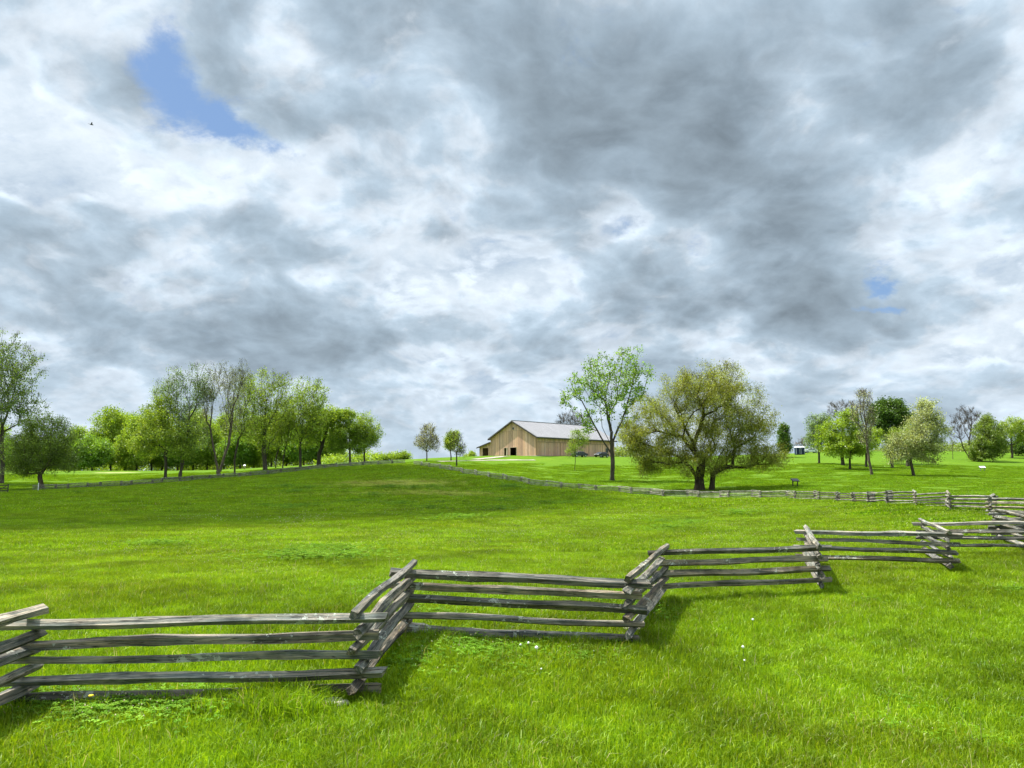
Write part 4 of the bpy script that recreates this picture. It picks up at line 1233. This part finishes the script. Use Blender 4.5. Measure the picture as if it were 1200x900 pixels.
# cars
M_TYRE = flat_mat('tyre_rubber', (.02, .02, .02), .85, .2)
def car(px, py, dist, rz, paint, label, name='parked_car', tall=False):
    x = at(px, py, dist)[0]
    t = empty(name, (x, dist, g1(x, dist)), rz)
    tag(t, label, 'car', None)
    prof = [(-2.2, .35), (-2.25, .75), (-2.1, .95), (-1.5, 1.02), (-.75, 1.42), (.75, 1.46), (1.55, 1.02), (2.1, .9), (2.25, .7), (2.2, .35)] if not tall else \
           [(-2.3, .4), (-2.35, .9), (-2.25, 1.1), (-1.25, 1.18), (-.6, 1.75), (1.9, 1.78), (2.25, 1.1), (2.3, .4)]
    b = MB()
    n = len(prof)
    secs = []
    for yv, sc_ in ((-.86, .90), (-.80, 1.0), (.80, 1.0), (.86, .90)):
        secs.append([(px_ * (0.985 if sc_ < 1 else 1), yv * (0.86 if pz > 1.1 else 1.0), .35 + (pz - .35) * (0.975 if sc_ < 1 else 1)) for px_, pz in prof])
    for a, c in zip(secs[:-1], secs[1:]):
        for i in range(n):
            j = (i + 1) % n
            b.poly([a[i], a[j], c[j], c[i]])
    b.poly(secs[0]); b.poly(list(reversed(secs[-1])))
    body = b.build('body', paint, t)
    zt_ = 1.36 if not tall else 1.66; zb = 1.03 if not tall else 1.2
    for s in (-1, 1):
        b = MB(); y0 = s * .70; 
        b.hexa([(-1.1, s * .86 - .01, zb), (1.2, s * .86 - .01, zb), (1.2, s * .86 + .012 * s, zb), (-1.1, s * .86 + .012 * s, zb), (-.65, s * .745 - .01, zt_), (.7, s * .745 - .01, zt_), (.7, s * .745 + .012 * s, zt_), (-.65, s * .745 + .012 * s, zt_)])
        b.build('side_window', M_GLASS, t)
        for u in (-1.4, 1.4):
            b = MB(); b.tube([(u, s * .66, .33), (u, s * .89, .33)], .33, 14); w_ = b.build('wheel', M_TYRE, t)
            b = MB(); b.tube([(u, s * .885, .33), (u, s * .905, .33)], .19, 10); b.build('rim', M_LGREY, w_)
        b = MB(); b.box((-2.262, s * .6 - .15, .66), (-2.20, s * .6 + .15, .8)); b.build('headlight', M_WHITE, t)
    b = MB(); b.hexa([(-1.46, -.66, 1.05), (-1.46, .66, 1.05), (-1.44, .66, 1.03), (-1.44, -.66, 1.03), (-.80, -.6, 1.42), (-.80, .6, 1.42), (-.78, .6, 1.40), (-.78, -.6, 1.40)]) if not tall else b.box((-1.0, -.62, 1.3), (-.96, .62, 1.66))
    b.build('windscreen', M_GLASS, t)
M_CARW = flat_mat('white_car_paint', (.70, .71, .72), .25, .03, spec=.5)
M_CARG = flat_mat('dark_grey_car_paint', (.045, .05, .058), .25, .05, spec=.5)
car(679, 535, 203, .5, M_CARG, 'dark grey car parked by the long barn wall beside the yellow-green sapling')
car(705, 535, 208, .8, flat_mat('black_car_paint', (.02, .02, .022), .3, .05, spec=.5), 'black car parked by the barn wall left of the trunk of the tall open tree')
car(950, 532, 233, .1, M_CARW, 'white car parked right of the portable toilets')

# flat stones under the near fence corners
M_STONE = flat_mat('pale_limestone', (.46, .41, .33), .9, .25, 5)
def stone(px, py, rx, ry, h, label, seed):
    q = hit(px, py)
    bm = bmesh.new(); bmesh.ops.create_icosphere(bm, subdivisions=2, radius=1)
    r = random.Random(seed)
    off = Vector((r.uniform(0, 9), r.uniform(0, 9), 0))
    from mathutils import noise as mn
    for v in bm.verts:
        k = 1 + 0.35 * mn.noise(v.co * 1.6 + off)
        v.co = Vector((v.co.x * rx * k, v.co.y * ry * k, max(-.6, min(.75, v.co.z)) * h * k))
    me = bpy.data.meshes.new('flat_stone'); bm.to_mesh(me); bm.free()
    o = link_mesh('flat_stone', me, M_STONE, None, (q.x, q.y, q.z + h * .55))
    tag(o, label, 'stone')
stone(386, 829, .17, .11, .055, 'pale flat stone in the grass under the front fence corner near the left', 1)
stone(487, 744, .19, .10, .10, 'pale flat stone below the back fence corner in the middle', 2)
stone(742, 743, .16, .09, .06, 'pale flat stone under the second front fence corner', 3)

# dandelions, seed heads and one dry flower stalk
M_STEM = flat_mat('green_stem', (.10, .17, .03), .6, .1)
M_YEL = flat_mat('yellow_petals', (.75, .55, .02), .6, .15)
M_FLUFF = flat_mat('white_seed_fluff', (.75, .75, .70), .9, .08)
def flower(px, py, h, r, mat, name, label, lean=(0, 0), group=None):
    q = hit(px, py)
    r = r * (.62 if mat is M_FLUFF else .85)
    t = empty(name, q)
    tag(t, label, 'flower', group)
    b = MB(); b.tube([(0, 0, -.02), (lean[0] * .5, lean[1] * .5, h * .6), (lean[0], lean[1], h)], [.004, .0035, .003], 5); b.build('stem', M_STEM, t)
    bm = bmesh.new(); bmesh.ops.create_icosphere(bm, subdivisions=2, radius=r)
    rr = random.Random(int(px * 7 + py))
    for v in bm.verts:
        v.co *= rr.uniform(.82, 1.15)
        if mat is M_YEL: v.co.z *= .5
        v.co += Vector((lean[0], lean[1], h + r * .4))
    me = bpy.data.meshes.new('flower_head'); bm.to_mesh(me); bm.free()
    link_mesh('flower_head', me, mat, t)
flower(105, 840, .16, .026, M_YEL, 'dandelion', 'yellow dandelion in front of the bottom rail at lower left')
for px, py, h, r, lb in [(628, 778, .16, .030, 'white dandelion clock, biggest of the cluster below the middle fence panel'), (613, 774, .15, .020, 'small dandelion clock at the left of the cluster below the middle panel'),
                         (622, 772, .15, .022, 'dandelion clock at the back of the cluster below the middle panel'), (872, 778, .16, .026, 'single white dandelion clock in the open grass right of centre'),
                         (873, 790, .13, .016, 'tiny seed head just in front of the single white dandelion clock'), (632, 800, .13, .015, 'tiny white seed head alone below the cluster of dandelion clocks'),
                         (882, 742, .16, .024, 'pale dry flower head in front of the right-hand fence panel')]:
    flower(px, py, h, r, M_FLUFF, 'seed_head', lb, (rw.uniform(-.03, .03), rw.uniform(-.03, .03)), 'dandelion seed heads in the grass')

# bird
M_BIRD = flat_mat('dark_feathers', (.03, .028, .03), .8, .2)
bp = at(107, 146, 70)
b = MB()
b.tube([(-.16, 0, 0), (-.11, 0, 0), (-.03, 0, .01), (.06, 0, .015), (.12, 0, .02), (.15, 0, .018), (.19, 0, .01)], [.012, .03, .055, .055, .04, .03, .006], 8)
bo = b.build('bird', M_BIRD, None, bp)
bo.rotation_euler = (.2, .1, .6)
tag(bo, 'tiny dark bird flying below the blue gap in the clouds at upper left', 'bird')
for s in (-1, 1):
    b = MB(); b.hexa([(-.05, s * .04, .02), (.07, s * .04, .02), (.05, s * .30, .17), (-.04, s * .28, .16), (-.05, s * .04, .035), (.07, s * .04, .035), (.05, s * .30, .176), (-.04, s * .28, .166)]); b.build('wing', M_BIRD, bo)
b = MB(); b.hexa([(-.28, -.05, 0), (-.15, -.015, 0), (-.15, .015, 0), (-.28, .05, 0), (-.28, -.05, .008), (-.15, -.015, .01), (-.15, .015, .01), (-.28, .05, .008)]); b.build('tail', M_BIRD, bo)

# ------------------------------------------------------------------ a low cloud to the left, out of the frame: it shades the knoll
SHADE = [at(-120, 622, 35)[:2], at(0, 620, 36)[:2], at(200, 613, 41)[:2], at(400, 609, 45)[:2], at(560, 604, 49)[:2], at(640, 598, 58)[:2], at(705, 590, 76)[:2], at(700, 579, 100)[:2], at(640, 570, 112)[:2], at(560, 557, 128)[:2],
         at(500, 546, 156)[:2], at(400, 547, 163)[:2], at(300, 556, 152)[:2], at(200, 562, 142)[:2], at(100, 568, 130)[:2], at(0, 573, 126)[:2], at(-200, 576, 112)[:2], at(-260, 600, 70)[:2]]
HC = 950.0
offx, offy = SUN.x / SUN.z * HC, SUN.y / SUN.z * HC
cx = sum(p[0] for p in SHADE) / len(SHADE); cy = sum(p[1] for p in SHADE) / len(SHADE)
NA, NR = 120, 14
from mathutils import noise as mn
ang = [math.atan2(p[1] - cy, p[0] - cx) for p in SHADE]
def edge_r(a):
    best = 0
    dx, dy = math.cos(a), math.sin(a)
    for (x0, y0), (x1, y1) in zip(SHADE, SHADE[1:] + SHADE[:1]):
        ex, ey = x1 - x0, y1 - y0
        den = dx * ey - dy * ex
        if abs(den) < 1e-9: continue
        tt = ((x0 - cx) * ey - (y0 - cy) * ex) / den
        uu = ((x0 - cx) * dy - (y0 - cy) * dx) / den
        if tt > 0 and -1e-6 <= uu <= 1 + 1e-6: best = max(best, tt)
    return best
verts, faces = [], []
for side in (0, 1):
    for j in range(NR + 1):
        for i in range(NA):
            a = 2 * math.pi * i / NA
            u = math.sin(j / NR * math.pi / 2)
            R_ = edge_r(a) * (1 + 0.035 * mn.noise(Vector((math.cos(a) * 5, math.sin(a) * 5, 1.0)))) + 1.5 * mn.noise(Vector((math.cos(a) * 17, math.sin(a) * 17, 3.0)))
            x, y = cx + math.cos(a) * R_ * u, cy + math.sin(a) * R_ * u
            e = math.sqrt(max(0, 1 - u * u))
            bump = 1 + 0.6 * mn.fractal(Vector((x * .05, y * .05, side * 3.0)), 1.0, 2.0, 4)
            z = (26 * e * bump) if side else (-5 * e * bump)
            verts.append((x - cx, y - cy, z))
b0 = (NR + 1) * NA
for side in (0, 1):
    for j in range(NR):
        for i in range(NA):
            k = side * b0
            f = (k + j * NA + i, k + j * NA + (i + 1) % NA, k + (j + 1) * NA + (i + 1) % NA, k + (j + 1) * NA + i)
            faces.append(f if not side else f[::-1])
cm_ = np_mesh('cloud', verts, faces, 4, smooth=True)
m, N, out = material('cloud_white')
principled(N, out, (.85, .86, .88), 1.0, spec=0.0)
co = link_mesh('cloud', cm_, m, None, (cx + offx, cy + offy, HC))
tag(co, 'low white cumulus cloud outside the picture to the left, casting its shade on the knoll', 'cloud')
co['kind'] = 'structure'

# ------------------------------------------------------------------ grass
GR = np.random.default_rng(21)
GREENS = np.array([(.115, .225, .006), (.165, .295, .007), (.212, .350, .008), (.260, .395, .010), (.32, .43, .022)])
def blades(n, size, hmin, hmax, wid, lean, cols, straw=0.03, curve=1.0, clump=0.0):
    """n grass blades standing in a size x size square; 5 vertices each"""
    p = (GR.random((n, 2)) - 0.5) * size
    if clump:
        nc = max(1, int(n / 14)); cc = (GR.random((nc, 2)) - 0.5) * size
        p = cc[GR.integers(0, nc, n)] + GR.normal(0, clump, (n, 2))
    h = hmin + (hmax - hmin) * GR.random(n) ** 1.5
    a = GR.random(n) * 2 * np.pi
    ln = np.abs(GR.normal(0, lean, n)) + .05
    dx, dy = np.cos(a) * ln * h, np.sin(a) * ln * h
    f = GR.random(n) * 2 * np.pi
    w = wid * GR.uniform(.6, 1.3, n)
    wx, wy = np.cos(f) * w / 2, np.sin(f) * w / 2
    z0 = np.full(n, -0.02)
    V = np.empty((n, 5, 3))
    V[:, 0] = np.stack([p[:, 0] - wx, p[:, 1] - wy, z0], 1)
    V[:, 1] = np.stack([p[:, 0] + wx, p[:, 1] + wy, z0], 1)
    mx_, my_ = p[:, 0] + dx * .38, p[:, 1] + dy * .38
    V[:, 2] = np.stack([mx_ + wx * .85, my_ + wy * .85, h * .62], 1)
    V[:, 3] = np.stack([mx_ - wx * .85, my_ - wy * .85, h * .62], 1)
    V[:, 4] = np.stack([p[:, 0] + dx * 1.15 * curve, p[:, 1] + dy * 1.15 * curve, h * (1 - .25 * np.minimum(ln, 1.2))], 1)
    k = np.arange(n)[:, None] * 5
    Q = k + np.array([[0, 1, 2, 3]]); T = k + np.array([[3, 2, 4]])
    c = cols[np.clip((GR.normal(.46, .22, n) * len(cols)).astype(int), 0, len(cols) - 1)] * GR.uniform(.85, 1.15, (n, 1))
    st = GR.random(n) < straw
    c[st] = np.array([.40, .38, .17]) * GR.uniform(.8, 1.2, (st.sum(), 1))
    return V.reshape(-1, 3), Q, T, np.repeat(c, 5, 0)
def clover(n, size, r0, cols, hmin=.05, hmax=.14, heads=0):
    """low broad leaflets in threes, some with pale flower heads"""
    p = GR.normal(0, size * .28, (n, 2)) * GR.uniform(.3, 1.8, (n, 1)); h = GR.uniform(hmin, hmax, n)
    V, T, C = [], [], []
    Vn, Qn, cn = [], [], []
    for i in range(n):
        a0 = GR.random() * 6.28; c = cols[GR.integers(len(cols))] * GR.uniform(.8, 1.2)
        for k in range(3):
            a = a0 + k * 2.09; r = r0 * GR.uniform(.7, 1.2)
            d = np.array([math.cos(a), math.sin(a)]); s = np.array([-d[1], d[0]])
            b = len(Vn)
            Vn += [(*p[i], h[i]), (*(p[i] + d * r * .6 + s * r * .45), h[i] + r * .3), (*(p[i] + d * r * 1.1), h[i] + r * .12), (*(p[i] + d * r * .6 - s * r * .45), h[i] + r * .3)]
            Qn.append((b, b + 1, b + 2, b + 3)); cn += [c] * 4
    for i in range(heads):
        q = GR.normal(0, size * .28, 2); z = hmax + GR.uniform(.0, .06); r = r0 * GR.uniform(.22, .42)
        c = np.array([.50, .50, .38]) * GR.uniform(.8, 1.1)
        b = len(Vn)
        Vn += [(q[0] - r, q[1], z), (q[0], q[1] - r * .7, z), (q[0] + r, q[1], z), (q[0], q[1] + r * .7, z), (q[0], q[1], z + r), (q[0], q[1], z - r)]
        for f in ((0, 1, 4), (1, 2, 4), (2, 3, 4), (3, 0, 4), (1, 0, 5), (2, 1, 5), (3, 2, 5), (0, 3, 5)):
            T.append(tuple(b + x for x in f))
        cn += [c] * 6
    return np.array(Vn), np.array(Qn), (np.array(T) if T else np.zeros((0, 3), int)), np.array(cn)

kinds_g = []
for _ in range(4): kinds_g.append(blades(5200, 1.3, .05, .135, .0075, .5, GREENS, .008))                # 0-3 close turf
for _ in range(2): kinds_g.append(blades(5200, 1.3, .05, .13, .0075, .55, GREENS * np.array([.92, .9, 1.0]), .05, clump=.05))  # 4-5 tussocky turf
for _ in range(3): kinds_g.append(blades(5200, 3.0, .06, .17, .019, .5, GREENS, .03))                    # 6-8 middle distance
for _ in range(3): kinds_g.append(blades(5000, 8.0, .07, .20, .055, .5, GREENS, .03, clump=.22))           # 9-11 far
kinds_g.append(blades(420, .55, .12, .30, .010, .5, GREENS, .06))                                        # 12 long tuft
kinds_g.append(clover(150, .9, .035, np.array([(.10, .24, .015), (.13, .28, .02), (.16, .31, .03)]), heads=5))   # 13 clover patch
kinds_g.append(clover(200, 1.6, .06, np.array([(.09, .20, .018), (.12, .24, .025), (.15, .27, .04)]), .08, .22))  # 14 weeds
kinds_g.append(clover(50, 2.4, .05, np.array([(.15, .27, .03), (.20, .30, .05)]), (.06), .15, heads=22))                # 15 pale flowers
M_mown = blades(5000, 8.0, .03, .075, .06, .5, GREENS * np.array([.85, .92, .9]), .01)
kinds_g.append(M_mown)                                                                                     # 16 mown lawn

kinds_g.append(blades(26, 2.2, .16, .32, .006, .35, np.array([(.36, .36, .16), (.42, .40, .20), (.30, .36, .10)]), .5))   # 17 seed stalks
pts_, kd, rot_, scl = [], [], [], []
def plant(x, y, k, s=1.0, zs=1.0, upright=False):
    x = np.asarray(x, float); y = np.asarray(y, float)
    z = ground(x, y)
    e = 0.6
    sx_ = (ground(x + e, y) - ground(x - e, y)) / (2 * e); sy_ = (ground(x, y + e) - ground(x, y - e)) / (2 * e)
    k = np.broadcast_to(k, x.shape); s = np.broadcast_to(s, x.shape); zs = np.broadcast_to(zs, x.shape)
    for i in range(len(x)):
        nrm = Vector((-sx_[i], -sy_[i], 1)).normalized()
        q = Vector((0, 0, 1)).rotation_difference(nrm) @ Euler((0, 0, GR.random() * 6.283)).to_quaternion()
        pts_.append((x[i], y[i], z[i])); kd.append(int(k[i])); rot_.append(tuple(q.to_euler())); scl.append((s[i], s[i], s[i] * zs[i]))
def lattice(d0, d1, step, jit, margin):
    ys = np.arange(d0, d1, step)
    X_, Y_ = [], []
    for yv in ys:
        hw = yv * 0.70 + margin
        xs = np.arange(-hw, hw, step)
        X_.append(xs); Y_.append(np.full(len(xs), yv))
    X_ = np.concatenate(X_); Y_ = np.concatenate(Y_)
    return X_ + GR.uniform(-jit, jit, len(X_)), Y_ + GR.uniform(-jit, jit, len(Y_))
def tone(x, y, s):
    return np.array([mn.noise(Vector((a * s, b * s, 4.2))) for a, b in zip(x, y)])
x, y = lattice(4.6, 24, .92, .22, 2.0)
tn = tone(x, y, .35)
k = np.where(tn > .18, GR.integers(4, 6, len(x)), GR.integers(0, 4, len(x)))
plant(x, y, k, 1.0, 1.0 + .5 * tn + GR.uniform(-.1, .1, len(x)))
x, y = lattice(23, 62, 2.2, .5, 4.0)
tn = tone(x, y, .16)
ok = in_pasture(x, y)
plant(x[ok], y[ok], GR.integers(6, 9, ok.sum()), 1.0, (1.0 + .5 * tn)[ok])
plant(x[~ok], y[~ok], 16, 1.0, 1.0)
x, y = lattice(60, 172, 5.6, 1.5, 8.0)
tn = tone(x, y, .08)
ok = in_pasture(x, y)
plant(x[ok], y[ok], GR.integers(9, 12, ok.sum()), 1.0, (1.0 + .6 * tn)[ok])
ok2 = ~ok
plant(x[ok2], y[ok2], 16, 1.0, 1.0)
x, y = lattice(5, 40, 2.3, 1.0, 2.0)
plant(x, y, 17, GR.uniform(.7, 1.0, len(x)))
# longer unmown grass along the near fence
tx, ty = [], []
for a, b in zip(NEAR[:-1], NEAR[1:]):
    n = int(math.dist(a, b) * 2.6)
    for _ in range(n):
        u = GR.random()
        tx.append(a[0] + (b[0] - a[0]) * u + GR.normal(0, .16)); ty.append(a[1] + (b[1] - a[1]) * u + GR.normal(0, .16))
plant(np.array(tx), np.array(ty), 12, GR.uniform(.4, .75, len(tx)))
q = [hit(GR.normal(315, 25), GR.normal(832, 5)) for _ in range(16)]
plant(np.array([v.x for v in q]), np.array([v.y for v in q]), 12, GR.uniform(.7, 1.05, 16))
# clover and weeds in patches
def scatter(cpx, cpy, spx, spy, n, kind, s0, s1):
    q = []
    for _ in range(n):
        q.append(hit(cpx + GR.normal(0, spx), min(895, max(572, cpy + GR.normal(0, spy)))))
    plant(np.array([v.x for v in q]), np.array([v.y for v in q]), kind, GR.uniform(s0, s1, n))
scatter(90, 832, 70, 10, 26, 13, .5, .9)
scatter(560, 770, 70, 9, 14, 13, .4, .8)
scatter(385, 652, 20, 4, 5, 14, .8, 1.3)
scatter(195, 642, 12, 2, 2, 14, .9, 1.3)
scatter(345, 660, 8, 2, 2, 14, .9, 1.3)
scatter(775, 615, 40, 6, 5, 14, .6, 1.2)
scatter(1150, 840, 80, 30, 8, 13, .4, .7)
scatter(330, 645, 160, 10, 26, 15, .5, .9)
scatter(640, 625, 150, 10, 26, 15, .5, 1.0)
scatter(930, 625, 130, 10, 20, 15, .5, 1.0)
scatter(330, 610, 90, 4, 14, 15, .8, 1.6)
scatter(600, 602, 90, 4, 16, 15, .6, 1.4)
scatter(840, 600, 110, 6, 24, 15, .5, 1.1)
scatter(700, 700, 260, 40, 26, 13, .4, .9)
scatter(500, 590, 200, 8, 18, 14, 1.0, 2.0)
scatter(450, 572, 70, 8, 14, 14, 1.2, 2.4)

Vs, Qs, Ts, Cs, GQ, GT, off = [], [], [], [], [], [], 0
for gi, (v, q, t, c) in enumerate(kinds_g):
    Vs.append(v); Cs.append(c); Qs.append(q + off); Ts.append(t + off)
    GQ.append(np.full(len(q), gi)); GT.append(np.full(len(t), gi)); off += len(v)
nbl = off
Vs = np.vstack(Vs + [np.array(pts_)]).astype(np.float32)
Cs = np.vstack(Cs + [np.zeros((len(pts_), 3))])
Qs = np.vstack(Qs); Ts = np.vstack(Ts)
gme = bpy.data.meshes.new('grass')
gme.vertices.add(len(Vs)); gme.vertices.foreach_set('co', Vs.ravel())
loops = np.concatenate([Qs.ravel(), Ts.ravel()]).astype(np.int32)
tot = np.concatenate([np.full(len(Qs), 4), np.full(len(Ts), 3)]).astype(np.int32)
gme.loops.add(len(loops)); gme.loops.foreach_set('vertex_index', loops)
gme.polygons.add(len(tot)); gme.polygons.foreach_set('loop_start', np.concatenate([[0], np.cumsum(tot)[:-1]]).astype(np.int32)); gme.polygons.foreach_set('loop_total', tot)
ca = gme.color_attributes.new('tint', 'FLOAT_COLOR', 'POINT')
ca.data.foreach_set('color', np.hstack([Cs, np.ones((len(Cs), 1))]).astype(np.float32).ravel())
A = gme.attributes.new('patch', 'INT', 'FACE'); A.data.foreach_set('value', np.concatenate(GQ + GT).astype(np.int32))
npnt = len(pts_)
def pattr(name, typ, arr, field):
    a = gme.attributes.new(name, typ, 'POINT')
    a.data.foreach_set(field, arr.ravel())
is_p = np.zeros(len(Vs), bool); is_p[nbl:] = True
pattr('is_site', 'BOOLEAN', is_p, 'value')
kk = np.zeros(len(Vs), np.int32); kk[nbl:] = kd; pattr('which', 'INT', kk, 'value')
rr_ = np.zeros((len(Vs), 3), np.float32); rr_[nbl:] = rot_; pattr('turn', 'FLOAT_VECTOR', rr_, 'vector')
ss_ = np.ones((len(Vs), 3), np.float32); ss_[nbl:] = scl; pattr('size', 'FLOAT_VECTOR', ss_, 'vector')
gme.update(calc_edges=True)
gme.materials.append(M_GRASS)
grass = bpy.data.objects.new('grass', gme); COL.objects.link(grass)
tag(grass, kind='stuff')
ng = bpy.data.node_groups.new('scatter_grass', 'GeometryNodeTree')
ng.interface.new_socket('Geometry', in_out='INPUT', socket_type='NodeSocketGeometry')
ng.interface.new_socket('Geometry', in_out='OUTPUT', socket_type='NodeSocketGeometry')
def gn(t, **kw):
    n = ng.nodes.new(t)
    for a, v in kw.items(): setattr(n, a, v)
    return n
gi_, go_ = gn('NodeGroupInput'), gn('NodeGroupOutput')
def named(nm, typ):
    n = gn('GeometryNodeInputNamedAttribute', data_type=typ); n.inputs['Name'].default_value = nm
    return n.outputs['Attribute']
sepg = gn('GeometryNodeSeparateGeometry', domain='POINT')
L = ng.links.new
L(gi_.outputs[0], sepg.inputs['Geometry']); L(named('is_site', 'BOOLEAN'), sepg.inputs['Selection'])
spl = gn('GeometryNodeSplitToInstances', domain='FACE')
L(sepg.outputs['Inverted'], spl.inputs['Geometry']); L(named('patch', 'INT'), spl.inputs['Group ID'])
iop = gn('GeometryNodeInstanceOnPoints')
L(sepg.outputs['Selection'], iop.inputs['Points']); L(spl.outputs['Instances'], iop.inputs['Instance'])
iop.inputs['Pick Instance'].default_value = True
L(named('which', 'INT'), iop.inputs['Instance Index'])
e2r = gn('FunctionNodeEulerToRotation')
L(named('turn', 'FLOAT_VECTOR'), e2r.inputs[0]); L(e2r.outputs[0], iop.inputs['Rotation'])
L(named('size', 'FLOAT_VECTOR'), iop.inputs['Scale'])
L(iop.outputs[0], go_.inputs[0])
md = grass.modifiers.new('scatter', 'NODES'); md.node_group = ng
